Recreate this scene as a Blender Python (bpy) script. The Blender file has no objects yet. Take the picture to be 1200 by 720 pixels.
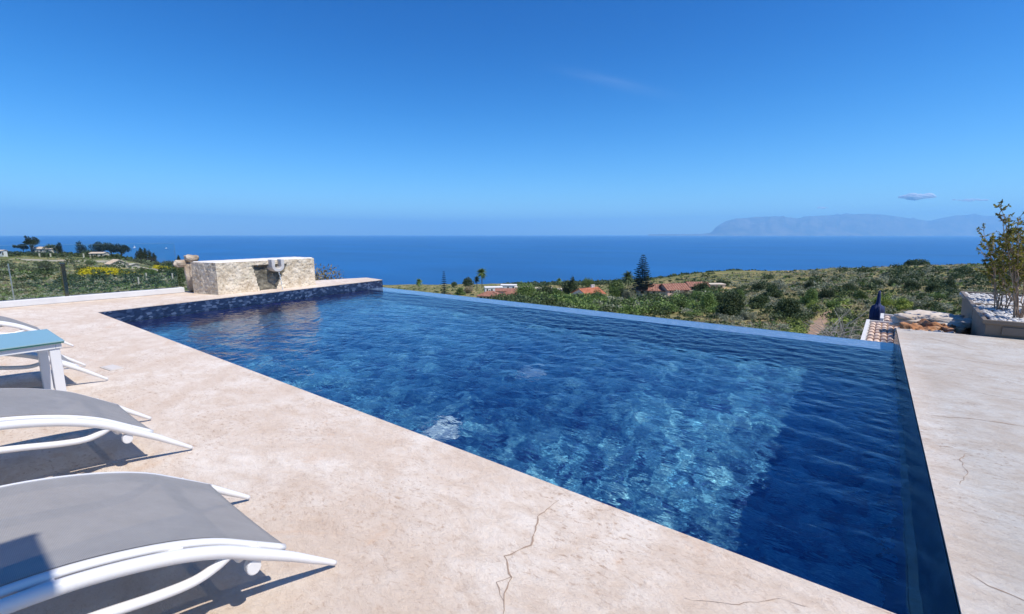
import bpy, math, random
import numpy as np
from mathutils import Vector, Matrix, noise
random.seed(7); RNG = np.random.default_rng(7)
sc = bpy.context.scene
C = sc.collection
R = math.radians
# ------------------------------------------------------------------ camera
FPX = 534.0; PITCH = math.atan(85/FPX); YAW = R(37.1); EYE = 1.2
cd = bpy.data.cameras.new('camera'); cam = bpy.data.objects.new('camera', cd); C.objects.link(cam)
cd.sensor_width = 36; cd.lens = 36*FPX/1200; cd.clip_start = .05; cd.clip_end = 200000
cam.location = (0, 0, EYE); cam.rotation_euler = (R(90)-PITCH, 0, YAW)
sc.camera = cam
# ------------------------------------------------------------------ light
SUN = Vector((.64, .09, 1)).normalized()
ELEV = math.asin(SUN.z); AZ = math.atan2(SUN.x, SUN.y)
w = bpy.data.worlds.new('World'); sc.world = w; w.use_nodes = True
nt = w.node_tree; bg = nt.nodes['Background']
sky = nt.nodes.new('ShaderNodeTexSky'); sky.sky_type = 'NISHITA'; sky.sun_disc = False
sky.sun_elevation = ELEV; sky.sun_rotation = AZ
sky.altitude = 0; sky.air_density = 1.0; sky.dust_density = 0.3; sky.ozone_density = 4.0
hs = nt.nodes.new('ShaderNodeHueSaturation'); hs.inputs['Saturation'].default_value = 1.42; hs.inputs['Value'].default_value = 1.1
nt.links.new(sky.outputs[0], hs.inputs['Color']); tint = nt.nodes.new('ShaderNodeMix'); tint.data_type = 'RGBA'; tint.blend_type = 'MULTIPLY'; tint.inputs[0].default_value = 1; tint.inputs[7].default_value = (.60, .86, 1.03, 1)
nt.links.new(hs.outputs[0], tint.inputs[6]); 
# a polarised, deeper blue higher up
wtc = nt.nodes.new('ShaderNodeTexCoord'); wsp = nt.nodes.new('ShaderNodeSeparateXYZ'); nt.links.new(wtc.outputs['Generated'], wsp.inputs[0])
wr = nt.nodes.new('ShaderNodeValToRGB'); wr.color_ramp.interpolation = 'EASE'; wr.color_ramp.elements[0].position = .06; wr.color_ramp.elements[0].color = (1, 1, 1, 1)
wr.color_ramp.elements[1].position = .46; wr.color_ramp.elements[1].color = (.52, .66, .80, 1); nt.links.new(wsp.outputs[2], wr.inputs[0])
t2 = nt.nodes.new('ShaderNodeMix'); t2.data_type = 'RGBA'; t2.blend_type = 'MULTIPLY'; t2.inputs[0].default_value = 1
nt.links.new(tint.outputs[2], t2.inputs[6]); nt.links.new(wr.outputs[0], t2.inputs[7]); 
# faint cirrus wisp high over the sea
def pix_dir(px, py):
    u, v = (px-600)/FPX, (360-py)/FPX; f = math.cos(PITCH)+v*math.sin(PITCH); z = -math.sin(PITCH)+v*math.cos(PITCH)
    return Vector((u*math.cos(YAW)-f*math.sin(YAW), u*math.sin(YAW)+f*math.cos(YAW), z)).normalized()
d0 = pix_dir(718, 96); e1 = (pix_dir(780, 110)-pix_dir(655, 80)).normalized(); e2 = d0.cross(e1).normalized()
def wm(op, a, b=None):
    n = nt.nodes.new('ShaderNodeMath'); n.operation = op
    for i, q in enumerate((a, b)):
        if q is None: continue
        if isinstance(q, (int, float)): n.inputs[i].default_value = q
        else: nt.links.new(q, n.inputs[i])
    return n.outputs[0]
def wdot(e, off, width):
    n = nt.nodes.new('ShaderNodeVectorMath'); n.operation = 'DOT_PRODUCT'; nt.links.new(wtc.outputs['Generated'], n.inputs[0]); n.inputs[1].default_value = e
    return wm('DIVIDE', wm('SUBTRACT', n.outputs['Value'], off), width)
wa, wb, wf = wdot(e1, d0.dot(e1), .085), wdot(e2, d0.dot(e2), .009), wdot(d0, 1.0, .3)
wn = nt.nodes.new('ShaderNodeTexNoise'); wn.inputs['Scale'].default_value = 1; wn.inputs['Detail'].default_value = 4
wc = nt.nodes.new('ShaderNodeCombineXYZ'); nt.links.new(wa, wc.inputs[0]); nt.links.new(wb, wc.inputs[1]); nt.links.new(wc.outputs[0], wn.inputs['Vector'])
g_ = wm('EXPONENT', wm('MULTIPLY', wm('ADD', wm('ADD', wm('MULTIPLY', wa, wa), wm('MULTIPLY', wb, wb)), wm('MULTIPLY', wf, wf)), -1.0))
msk = wm('MULTIPLY', wm('MULTIPLY', g_, wn.outputs[0]), .10)
t3 = nt.nodes.new('ShaderNodeMix'); t3.data_type = 'RGBA'; nt.links.new(msk, t3.inputs[0]); nt.links.new(t2.outputs[2], t3.inputs[6]); t3.inputs[7].default_value = (5.5, 6.3, 7.2, 1)
nt.links.new(t3.outputs[2], bg.inputs['Color'])
bg.inputs['Strength'].default_value = 0.123
sd = bpy.data.lights.new('sun', 'SUN'); sd.energy = 4.5; sd.angle = R(.53); sd.color = (1, .93, .83)
sun = bpy.data.objects.new('sun', sd); C.objects.link(sun)
sun.rotation_euler = SUN.to_track_quat('Z', 'Y').to_euler(); sun.location = (0, 0, 30)
sd.cycles.is_caustics_light = True
sc.view_settings.view_transform = 'Standard'; sc.view_settings.look = 'None'
sc.view_settings.exposure = .3; sc.view_settings.gamma = 1
cy = sc.cycles
cy.use_denoising = True; cy.max_bounces = 8; cy.transparent_max_bounces = 16; cy.volume_bounces = 2
cy.caustics_reflective = False; cy.caustics_refractive = True; cy.blur_glossy = .5
cy.sample_clamp_indirect = 6
# ------------------------------------------------------------------ helpers
def tag(o, label=None, cat=None, group=None, kind=None):
    if label: o['label'] = label
    if cat: o['category'] = cat
    if group: o['group'] = group
    if kind: o['kind'] = kind
    return o
def empty(name, loc=(0, 0, 0), rz=0):
    o = bpy.data.objects.new(name, None); C.objects.link(o); o.location = loc; o.rotation_euler.z = rz
    o.empty_display_size = .1
    return o
class MB:
    """collects shapes and links them as one mesh object"""
    def __init__(s): s.v = []; s.f = []; s.m = []; s.n = 0
    def add(s, v, f, m=0):
        s.v += [tuple(p) for p in v]; s.f += [tuple(i+s.n for i in q) for q in f]; s.m += [m]*len(f); s.n += len(v)
    def box(s, a, b, m=0):
        x0, y0, z0 = a; x1, y1, z1 = b
        s.add([(x0,y0,z0),(x1,y0,z0),(x1,y1,z0),(x0,y1,z0),(x0,y0,z1),(x1,y0,z1),(x1,y1,z1),(x0,y1,z1)],
              [(0,3,2,1),(4,5,6,7),(0,1,5,4),(1,2,6,5),(2,3,7,6),(3,0,4,7)], m)
    def prism(s, poly, z0, z1, m=0):
        """poly counter-clockwise in plan"""
        n = len(poly)
        s.add([(x, y, z0) for x, y in poly]+[(x, y, z1) for x, y in poly],
              [tuple(range(n-1, -1, -1)), tuple(range(n, 2*n))]+[(i, (i+1) % n, n+(i+1) % n, n+i) for i in range(n)], m)
    def tube(s, pts, r, n=8, m=0, flat=(1, 1), up=(0, 0, 1), cap=True):
        pts = [Vector(p) for p in pts]; k = len(pts); rr = r if hasattr(r, '__len__') else [r]*k
        V = []; F = []; up = Vector(up)
        for i, p in enumerate(pts):
            t = (pts[min(i+1, k-1)]-pts[max(i-1, 0)]).normalized()
            a = t.cross(up)
            if a.length < 1e-3: a = t.cross(Vector((1, 0, 0)))
            a.normalize(); b = a.cross(t).normalized()
            for j in range(n):
                g = 2*math.pi*j/n
                V.append(p+a*math.cos(g)*rr[i]*flat[0]+b*math.sin(g)*rr[i]*flat[1])
        for i in range(k-1):
            for j in range(n):
                F.append((i*n+j, i*n+(j+1) % n, (i+1)*n+(j+1) % n, (i+1)*n+j))
        if cap: F.append(tuple(range(n-1, -1, -1))); F.append(tuple(range((k-1)*n, k*n)))
        s.add(V, F, m)
    def build(s, name, mats, parent=None, smooth=False, bevel=0, sub=0):
        me = bpy.data.meshes.new(name); me.from_pydata(s.v, [], s.f)
        for m in (mats if isinstance(mats, (list, tuple)) else [mats]): me.materials.append(m)
        me.polygons.foreach_set('material_index', s.m)
        if smooth: me.polygons.foreach_set('use_smooth', [True]*len(s.f))
        me.update()
        o = bpy.data.objects.new(name, me); C.objects.link(o); o.parent = parent
        if bevel:
            b = o.modifiers.new('bevel', 'BEVEL'); b.width = bevel; b.segments = 2; b.limit_method = 'ANGLE'
        if sub: q = o.modifiers.new('sub', 'SUBSURF'); q.levels = q.render_levels = sub
        return o
def mesh_np(name, V, F, mats, parent=None, smooth=False, mi=None):
    """fast mesh from arrays; F is (n,3) or (n,4)"""
    me = bpy.data.meshes.new(name); k = F.shape[1]
    me.vertices.add(len(V)); me.vertices.foreach_set('co', np.ascontiguousarray(V, dtype=np.float32).ravel())
    me.loops.add(F.size); me.loops.foreach_set('vertex_index', F.astype(np.int32).ravel())
    me.polygons.add(len(F)); me.polygons.foreach_set('loop_start', np.arange(0, F.size, k, dtype=np.int32))
    me.polygons.foreach_set('loop_total', np.full(len(F), k, dtype=np.int32))
    for m in (mats if isinstance(mats, (list, tuple)) else [mats]): me.materials.append(m)
    if mi is not None: me.polygons.foreach_set('material_index', np.asarray(mi, dtype=np.int32))
    if smooth: me.polygons.foreach_set('use_smooth', np.ones(len(F), dtype=bool))
    me.update(calc_edges=True); me.validate()
    o = bpy.data.objects.new(name, me); C.objects.link(o); o.parent = parent
    return o
def grid_faces(nu, nv):
    i = np.arange(nu-1)[:, None]*nv+np.arange(nv-1)[None, :]
    return np.stack([i, i+nv, i+nv+1, i+1], -1).reshape(-1, 4)
def copy_tree(o, parent=None):
    c = o.copy(); C.objects.link(c); c.parent = parent
    for ch in o.children: copy_tree(ch, c)
    return c
# ---- value noise for numpy
_P = RNG.random((256, 256))
def vnoise(x, y):
    x = np.asarray(x, float); y = np.asarray(y, float)
    xi = np.floor(x).astype(int); yi = np.floor(y).astype(int); fx = x-xi; fy = y-yi
    fx = fx*fx*(3-2*fx); fy = fy*fy*(3-2*fy)
    g = lambda a, b: _P[a % 256, b % 256]
    return (g(xi, yi)*(1-fx)*(1-fy)+g(xi+1, yi)*fx*(1-fy)+g(xi, yi+1)*(1-fx)*fy+g(xi+1, yi+1)*fx*fy)*2-1
def fbm(x, y, o=4):
    s = 0; a = 1
    for k in range(o): s = s+a*vnoise(np.asarray(x)*2**k+17*k, np.asarray(y)*2**k+31*k); a *= .5
    return s/1.8
# ------------------------------------------------------------------ materials
def newmat(name, col, rough=.7, metal=0, spec=.5):
    m = bpy.data.materials.new(name); m.use_nodes = True
    b = m.node_tree.nodes['Principled BSDF']
    b.inputs['Base Color'].default_value = (*col, 1); b.inputs['Roughness'].default_value = rough
    b.inputs['Metallic'].default_value = metal; b.inputs['Specular IOR Level'].default_value = spec
    return m
def nd(m, t, **kw):
    n = m.node_tree.nodes.new(t)
    for k, v in kw.items():
        if k in n.inputs: n.inputs[k].default_value = v
        else: setattr(n, k, v)
    return n
def lk(m, a, b): m.node_tree.links.new(a, b)
def mapping(m, scale=(1, 1, 1), coord='Object', rot=(0, 0, 0)):
    tc = nd(m, 'ShaderNodeTexCoord'); mp = nd(m, 'ShaderNodeMapping')
    mp.inputs['Scale'].default_value = scale; mp.inputs['Rotation'].default_value = rot
    lk(m, tc.outputs[coord], mp.inputs['Vector']); return mp.outputs[0]
def ramp(m, src, stops):
    r = nd(m, 'ShaderNodeValToRGB'); e = r.color_ramp.elements
    while len(e) < len(stops): e.new(.5)
    for i, (p, c) in enumerate(stops):
        e[i].position = p; e[i].color = (*c, 1) if len(c) == 3 else c
    lk(m, src, r.inputs[0]); return r.outputs[0]
def mix(m, fac, a, b, mode='MIX'):
    x = nd(m, 'ShaderNodeMix', data_type='RGBA', blend_type=mode)
    for s, v in ((x.inputs[0], fac), (x.inputs[6], a), (x.inputs[7], b)):
        if isinstance(v, (int, float)): s.default_value = v
        elif isinstance(v, tuple): s.default_value = (*v, 1)
        else: lk(m, v, s)
    return x.outputs[2]
def ntex(m, vec, scale, detail=4, rough=.55, dist=0):
    n = nd(m, 'ShaderNodeTexNoise'); n.inputs['Scale'].default_value = scale; n.inputs['Detail'].default_value = detail
    n.inputs['Roughness'].default_value = rough; n.inputs['Distortion'].default_value = dist
    if vec is not None: lk(m, vec, n.inputs['Vector'])
    return n.outputs[0]
def bump(m, h, strength, dist, normal=None):
    b = nd(m, 'ShaderNodeBump'); b.inputs['Strength'].default_value = strength; b.inputs['Distance'].default_value = dist
    lk(m, h, b.inputs['Height'])
    if normal is not None: lk(m, normal, b.inputs['Normal'])
    return b.outputs[0]
def bsdf(m): return m.node_tree.nodes['Principled BSDF']
def noisy(name, stops, scale, rough=.8, bs=0, bd=.01, bscale=None, coord='Object', det=5, sc3=(1, 1, 1), spec=.5, dist=0):
    m = newmat(name, stops[0][1], rough, 0, spec); v = mapping(m, sc3, coord)
    n = ntex(m, v, scale, det, .6, dist); lk(m, ramp(m, n, stops), bsdf(m).inputs['Base Color'])
    if bs:
        h = ntex(m, v, bscale or scale*3, 6, .65); lk(m, bump(m, h, bs, bd), bsdf(m).inputs['Normal'])
    return m
# deck: stamped pale concrete with brownish veins
def deck_material():
    m = newmat('stamped_concrete', (.6, .52, .45), .75); v = mapping(m)
    vs = mapping(m, (1, 1.8, 1), rot=(0, 0, R(-25)))
    big = ntex(m, v, .8, 4, .6, .4); mid = ntex(m, vs, 4.2, 9, .74, .35); fine = ntex(m, vs, 27, 7, .70, .5)
    c1 = ramp(m, big, [(.3, (.52, .42, .34)), (.5, (.66, .58, .51)), (.72, (.56, .49, .43))])
    c2 = ramp(m, mid, [(.30, (.40, .29, .22)), (.42, (.58, .48, .40)), (.54, (.69, .62, .56)), (.75, (.75, .71, .67))])
    c = mix(m, .62, c1, c2)
    pits = ramp(m, fine, [(.36, (.60, .49, .42)), (.46, (1, 1, 1))])
    patch = ramp(m, ntex(m, v, 1.6, 3), [(.40, (.1, .1, .1)), (.60, (1, 1, 1))])
    c = mix(m, patch, c, mix(m, 1.0, c, pits, 'MULTIPLY'))
    mot = ramp(m, ntex(m, v, 1.15, 9, .72, .8), [(.42, (0, 0, 0)), (.60, (.62, .62, .62))])
    c = mix(m, mot, c, (.53, .41, .32))
    rust = ramp(m, ntex(m, v, 1.7, 6, .7, 1.2), [(.60, (0, 0, 0)), (.72, (.55, .55, .55))])
    c = mix(m, rust, c, (.56, .38, .26))
    # the deck on the far side of the pool is tinted darker and greyer
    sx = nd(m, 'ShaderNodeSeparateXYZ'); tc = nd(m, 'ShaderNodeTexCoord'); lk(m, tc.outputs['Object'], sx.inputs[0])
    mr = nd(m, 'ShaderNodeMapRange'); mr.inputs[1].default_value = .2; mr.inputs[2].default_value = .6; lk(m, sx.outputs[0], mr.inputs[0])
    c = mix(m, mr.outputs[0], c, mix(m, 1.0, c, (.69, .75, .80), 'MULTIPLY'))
    c = mix(m, 1.0, c, (1.10, 1.09, 1.05), 'MULTIPLY')
    lk(m, c, bsdf(m).inputs['Base Color'])
    n1 = bump(m, mid, .6, .022); n2 = bump(m, ntex(m, vs, 12, 8, .75, .3), .8, .013, n1); n3 = bump(m, fine, .8, .005, n2)
    lk(m, n3, bsdf(m).inputs['Normal'])
    return m
M = {}
M['deck'] = deck_material()
M['crack'] = newmat('crack_brown', (.34, .25, .19), .95)  # brown colour of the crack strips in the concrete
M['white_wall'] = noisy('white_render', [(.35, (.56, .56, .57)), (.65, (.64, .64, .64))], 3, .8, .2, .005)
M['white_metal'] = newmat('white_powder_coat', (.70, .70, .70), .28)
M['rubber'] = newmat('grey_rubber', (.25, .26, .28), .6)
def sling_material():
    m = newmat('woven_sling', (.30, .30, .31), .6); v = mapping(m, (1, 1, 1))
    w1 = nd(m, 'ShaderNodeTexWave', bands_direction='X'); w1.inputs['Scale'].default_value = 110; lk(m, v, w1.inputs[0])
    w2 = nd(m, 'ShaderNodeTexWave', bands_direction='Y'); w2.inputs['Scale'].default_value = 110; lk(m, v, w2.inputs[0])
    mm = nd(m, 'ShaderNodeMath', operation='ADD'); lk(m, w1.outputs[1], mm.inputs[0]); lk(m, w2.outputs[1], mm.inputs[1])
    c = ramp(m, mm.outputs[0], [(.2, (.25, .245, .24)), (1, (.37, .36, .35))])
    n = ramp(m, ntex(m, v, 9, 5, .7), [(.3, (.9, .9, .9)), (.7, (1.06, 1.06, 1.06))])
    lk(m, mix(m, 1.0, c, n, 'MULTIPLY'), bsdf(m).inputs['Base Color']); lk(m, bump(m, mm.outputs[0], .25, .001), bsdf(m).inputs['Normal'])
    o = m.node_tree.nodes['Material Output']; t = nd(m, 'ShaderNodeBsdfTransparent'); ms = nd(m, 'ShaderNodeMixShader'); ms.inputs[0].default_value = .22
    lk(m, bsdf(m).outputs[0], ms.inputs[1]); lk(m, t.outputs[0], ms.inputs[2]); lk(m, ms.outputs[0], o.inputs[0])
    return m
M['sling'] = sling_material()
def tile_material(name, a, b, c, size=.025):
    m = newmat(name, a, .25); v = mapping(m, (.6, .6, 1))
    vo = nd(m, 'ShaderNodeTexVoronoi'); vo.inputs['Scale'].default_value = 1/size
    lk(m, v, vo.inputs['Vector']); sep = nd(m, 'ShaderNodeSeparateColor'); lk(m, vo.outputs['Color'], sep.inputs[0])
    col = ramp(m, sep.outputs[0], [(.25, a), (.7, b), (.92, c)])
    col = mix(m, .35, col, ramp(m, ntex(m, v, 8, 5, .7), [(.35, a), (.6, b), (.75, c)]))
    lk(m, col, bsdf(m).inputs['Base Color']); return m
M['tile_band'] = tile_material('navy_mosaic', (.010, .018, .05), (.022, .042, .10), (.12, .17, .28), .035)
M['aqua'] = newmat('pale_aqua_plastic', (.70, .97, .97), .5)
M['lip'] = tile_material('lip_sky_sheen', (.20, .34, .52), (.28, .42, .60), (.40, .55, .70))  # sky reflection on the overflow edge put into a paler tile colour
M['tile_teal'] = tile_material('teal_mosaic', (.008, .026, .045), (.014, .045, .07), (.035, .085, .12), .03)
def floor_material():
    m = newmat('pool_floor_mosaic', (.05, .2, .4), .4); v = mapping(m)
    a = ntex(m, v, 6.0, 5, .62, .4)
    col = ramp(m, a, [(.38, (.025, .085, .27)), (.46, (.06, .25, .45)), (.54, (.11, .42, .60)), (.66, (.30, .72, .80))])
    lk(m, col, bsdf(m).inputs['Base Color']); return m
M['floor'] = floor_material()
M['pool_wall'] = tile_material('pool_wall_mosaic', (.022, .022, .13), (.032, .034, .18), (.06, .07, .27))
def water_material():
    m = bpy.data.materials.new('pool_water'); m.use_nodes = True; n = m.node_tree.nodes; n.clear()
    o = nd(m, 'ShaderNodeOutputMaterial'); g = nd(m, 'ShaderNodeBsdfGlass'); g.inputs['IOR'].default_value = 1.33
    g.inputs['Roughness'].default_value = 0; g.inputs['Color'].default_value = (.97, .965, 1, 1)
    v = mapping(m, (1, 2.0, 1), rot=(0, 0, R(12))); sx = nd(m, 'ShaderNodeSeparateXYZ'); tc = nd(m, 'ShaderNodeTexCoord'); lk(m, tc.outputs['Object'], sx.inputs[0])
    mr = nd(m, 'ShaderNodeMapRange'); mr.inputs[1].default_value = 7.02; mr.inputs[2].default_value = 7.16; mr.inputs[3].default_value = 1; mr.inputs[4].default_value = .03; lk(m, sx.outputs[1], mr.inputs[0])
    h1 = ntex(m, v, 3.4, 3, .5, .5); h2 = ntex(m, v, 9.5, 3, .55, .4); cb = nd(m, 'ShaderNodeMath', operation='MULTIPLY_ADD'); cb.inputs[1].default_value = .38; lk(m, h2, cb.inputs[0]); lk(m, h1, cb.inputs[2])
    bp = nd(m, 'ShaderNodeBump'); bp.inputs['Distance'].default_value = .0095; lk(m, cb.outputs[0], bp.inputs['Height']); lk(m, mr.outputs[0], bp.inputs['Strength']); lk(m, bp.outputs[0], g.inputs['Normal'])
    lk(m, g.outputs[0], o.inputs[0]); return m
M['water'] = water_material()
def sea_material():
    m = newmat('sea_water', (.004, .035, .11), .32, 0, .5); v = mapping(m, (1, 1, 1))
    b = bsdf(m); b.inputs['IOR'].default_value = 1.33
    big = ntex(m, mapping(m, (1, 2.2, 1), rot=(0, 0, R(20))), .0012, 5, .6, .3)
    c = ramp(m, big, [(.30, (.001, .050, .19)), (.62, (.002, .090, .30))])
    st = ramp(m, ntex(m, mapping(m, (1, 7, 1), rot=(0, 0, YAW)), .0006, 6, .62, .6), [(.55, (0, 0, 0)), (.70, (.45, .45, .45))]); c = mix(m, st, c, (.02, .13, .32)); lk(m, c, b.inputs['Base Color'])
    h = ntex(m, v, .09, 5, .65); lk(m, bump(m, h, .8, 1.2), b.inputs['Normal'])
    return m
M['sea'] = sea_material()
def terrain_material():
    m = newmat('scrubland', (.1, .1, .05), .95, 0, .1); v = mapping(m)
    big = ntex(m, v, .018, 6, .6, .5); mid = ntex(m, v, .12, 7, .68, .4); fine = ntex(m, v, 1.1, 6, .7)
    c = ramp(m, mid, [(.30, (.055, .070, .032)), (.42, (.11, .115, .055)), (.50, (.19, .175, .10)), (.60, (.29, .24, .15)), (.75, (.38, .29, .20))])
    g = ramp(m, fine, [(.3, (.05, .07, .03)), (.5, (.12, .13, .07)), (.7, (.24, .23, .15))])
    c = mix(m, .35, c, g)
    gm = ramp(m, big, [(.42, (0, 0, 0)), (.58, (1, 1, 1))]); c = mix(m, gm, c, mix(m, .30, c, (.09, .14, .04)))
    dm = ramp(m, ntex(m, v, .035, 5, .6, 1), [(.56, (0, 0, 0)), (.66, (.85, .85, .85))]); c = mix(m, dm, c, (.40, .30, .20))
    c = mix(m, 1.0, c, (1.22, 1.16, .86), 'MULTIPLY')
    lk(m, c, bsdf(m).inputs['Base Color']); lk(m, bump(m, fine, .8, .3), bsdf(m).inputs['Normal'])
    return m
M['terrain'] = terrain_material()
def leafmat(name, dark, mid, light, scale=1.2):
    m = newmat(name, mid, .6, 0, .25); v = mapping(m, coord='Object')
    n = ntex(m, v, scale, 3, .6); oi = nd(m, 'ShaderNodeObjectInfo')
    c = ramp(m, n, [(.32, dark), (.5, mid), (.68, light)])
    h = nd(m, 'ShaderNodeHueSaturation'); mr = nd(m, 'ShaderNodeMapRange'); mr.inputs[3].default_value = .75; mr.inputs[4].default_value = 1.3
    lk(m, oi.outputs['Random'], mr.inputs[0]); lk(m, mr.outputs[0], h.inputs['Value']); lk(m, c, h.inputs['Color'])
    b = bsdf(m); lk(m, h.outputs[0], b.inputs['Base Color'])
    o = m.node_tree.nodes['Material Output']; t = nd(m, 'ShaderNodeBsdfTranslucent'); ms = nd(m, 'ShaderNodeMixShader')
    lk(m, h.outputs[0], t.inputs[0]); ms.inputs[0].default_value = .22; lk(m, b.outputs[0], ms.inputs[1]); lk(m, t.outputs[0], ms.inputs[2]); lk(m, ms.outputs[0], o.inputs[0])
    return m
M['leaf_dark'] = leafmat('dark_foliage', (0.039, 0.066, 0.028), (0.070, 0.101, 0.040), (0.116, 0.147, 0.062))
M['leaf_mid'] = leafmat('green_foliage', (0.078, 0.132, 0.037), (0.132, 0.202, 0.054), (0.202, 0.271, 0.085))
M['leaf_yellow'] = leafmat('yellow_green_foliage', (0.155, 0.217, 0.047), (0.265, 0.327, 0.070), (0.404, 0.451, 0.109))
M['leaf_grey'] = leafmat('grey_green_foliage', (0.155, 0.178, 0.116), (0.248, 0.265, 0.178), (0.373, 0.381, 0.279))
M['leaf_dry'] = leafmat('dry_scrub', (0.202, 0.171, 0.101), (0.327, 0.279, 0.171), (0.482, 0.420, 0.279))
M['leaf_cypress'] = leafmat('cypress_foliage', (.018, .030, .016), (.030, .045, .022), (.045, .060, .028))
M['flower'] = leafmat('yellow_flowers', (.45, .36, .01), (.62, .50, .015), (.75, .62, .03))
M['leaf_bamboo'] = leafmat('olive_leaves', (.08, .085, .02), (.22, .21, .04), (.50, .44, .06), 14)
M['bark'] = noisy('bark', [(.35, (.10, .075, .05)), (.65, (.20, .16, .11))], 8, .9)
M['stem'] = noisy('pale_stem', [(.35, (.22, .14, .09)), (.65, (.42, .30, .20))], 12, .8)
M['stone'] = None
def travertine():
    m = newmat('rough_limestone', (.5, .45, .37), .9, 0, .2); v = mapping(m)
    a = ntex(m, v, 5, 8, .7, .6); f = ntex(m, v, 26, 7, .75)
    c = ramp(m, a, [(.3, (.40, .31, .20)), (.45, (.60, .51, .38)), (.6, (.74, .66, .53)), (.75, (.80, .74, .64))])
    p = ramp(m, f, [(.34, (.38, .33, .27)), (.46, (1, 1, 1))]); c = mix(m, 1.0, c, p, 'MULTIPLY')
    mo = ramp(m, ntex(m, v, 2.3, 5), [(.62, (0, 0, 0)), (.74, (.45, .45, .45))]); c = mix(m, mo, c, (.36, .34, .20))
    lk(m, c, bsdf(m).inputs['Base Color']); n1 = bump(m, a, .6, .03); lk(m, bump(m, f, .9, .012, n1), bsdf(m).inputs['Normal'])
    return m
M['stone'] = travertine()
M['lid'] = newmat('weathered_lid', (.60, .56, .52), .7)
M['stone_cap'] = noisy('pale_limestone_cap', [(.35, (.66, .62, .56)), (.65, (.78, .75, .70))], 6, .85, .5, .01)
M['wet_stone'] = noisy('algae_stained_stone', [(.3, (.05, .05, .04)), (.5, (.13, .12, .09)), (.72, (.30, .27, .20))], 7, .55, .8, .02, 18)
M['white_stone'] = noisy('white_marble', [(.35, (.48, .46, .44)), (.65, (.62, .60, .57))], 9, .6, .3, .004)
M['pink_stone'] = noisy('pinkish_sandstone', [(.3, (.26, .19, .13)), (.5, (.42, .34, .25)), (.7, (.62, .55, .46))], 3.5, .9, .8, .03, 14)
M['rock_red'] = noisy('rust_red_rock', [(.3, (.22, .09, .04)), (.5, (.42, .20, .09)), (.62, (.55, .36, .24)), (.78, (.70, .62, .54))], 4.5, .9, .9, .03, 16)
M['rock_pale'] = noisy('pale_flagstone', [(.3, (.42, .33, .25)), (.5, (.58, .50, .42)), (.7, (.68, .62, .55))], 4, .9, .8, .02, 18)
M['steel'] = newmat('brushed_steel', (.42, .43, .42), .3, 1)
M['dark_steel'] = newmat('polished_dark_steel', (.10, .11, .09), .12, .9)
M['planter'] = noisy('taupe_planter', [(.35, (.17, .135, .10)), (.65, (.21, .17, .13))], 2.2, .6, .15, .003, 40)
M['pebble'] = noisy('white_pebbles', [(.3, (.38, .37, .35)), (.55, (.60, .585, .56)), (.75, (.70, .69, .67))], 18, .7)
M['teal_glass'] = newmat('teal_back_painted_glass', (.24, .38, .40), .2, 0, .3)
M['glass_edge'] = newmat('green_glass_edge', (.02, .14, .12), .1)
M['roof'] = noisy('terracotta_tiles', [(.3, (.20, .085, .06)), (.5, (.29, .13, .09)), (.7, (.38, .22, .16))], 1.3, .85)
M['roof_orange'] = noisy('orange_tiles', [(.3, (.30, .10, .055)), (.5, (.44, .15, .075)), (.7, (.50, .24, .15))], 1.1, .85)
M['roof_pale'] = noisy('sun_bleached_tiles', [(.3, (.48, .33, .25)), (.5, (.62, .48, .39)), (.7, (.70, .60, .52))], 3, .85, .3, .01)
M['wall_cream'] = noisy('cream_render', [(.35, (.56, .48, .38)), (.65, (.66, .58, .48))], 1.4, .9)
M['wall_white'] = noisy('white_house_render', [(.35, (.66, .65, .64)), (.65, (.76, .75, .74))], 1.4, .9)
M['wall_stone'] = noisy('stone_wall', [(.35, (.38, .34, .28)), (.65, (.55, .51, .44))], 2.0, .9)
M['wall_pink'] = noisy('pink_render', [(.35, (.60, .40, .33)), (.65, (.68, .50, .42))], 1.4, .9)
M['window'] = newmat('dark_window', (.03, .035, .04), .15)
M['navy'] = noisy('navy_canvas', [(.35, (.012, .025, .09)), (.65, (.02, .04, .14))], 6, .8)
M['rope'] = newmat('pale_tie', (.6, .6, .62), .8)
M['boat'] = newmat('white_hull', (.80, .80, .80), .4)
M['path'] = noisy('dusty_track', [(.35, (.34, .27, .20)), (.65, (.46, .40, .32))], .8, .95)
M['soil'] = noisy('reddish_soil', [(.35, (.24, .14, .08)), (.65, (.40, .27, .17))], 1.2, .95)
# ------------------------------------------------------------------ terrain from bearing and distance
COLS = [-400, 0, 120, 210, 310, 400, 550, 700, 850, 1000, 1150, 1500]
FS = [6, 12, 30, 60, 120, 200, 300, 400, 600, 1000, 1700]
TAB = [[470,400,351,342,326,313,303,298,302,322,345],[470,400,351,342,326,313,303,298,302,322,345],[470,400,350,338,325,313,304,300,306,325,345],
       [480,405,349,337,327,321,317,319,325,333.5,345],[520,430,375,358,345,338,333,332,333,334.5,345],
       [560,440,390,372,360,352,346,342,338,334.2,345],[560,440,392,376,363,354,346,341,336.5,333.2,345],[560,440,392,374,361,350,343,338,333,330,345],
       [540,430,393,377,356,336,324,317.5,321,327,345],[520,425,396,366,338,323,314,318,322,328,345],[500,420,380,352,329,314,310.5,316,322,328,345],[500,420,380,352,329,314,310,316,322,328,345]]
TAB = np.array(TAB, float); LF = np.log(FS)
SEA = -105.0
def smooth_interp(x, xs, n):
    x = np.clip(x, xs[0], xs[-1]-1e-6); i = np.clip(np.searchsorted(xs, x, side='right')-1, 0, n-2)
    t = (x-xs[i])/(xs[i+1]-xs[i]); return i, t
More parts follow.
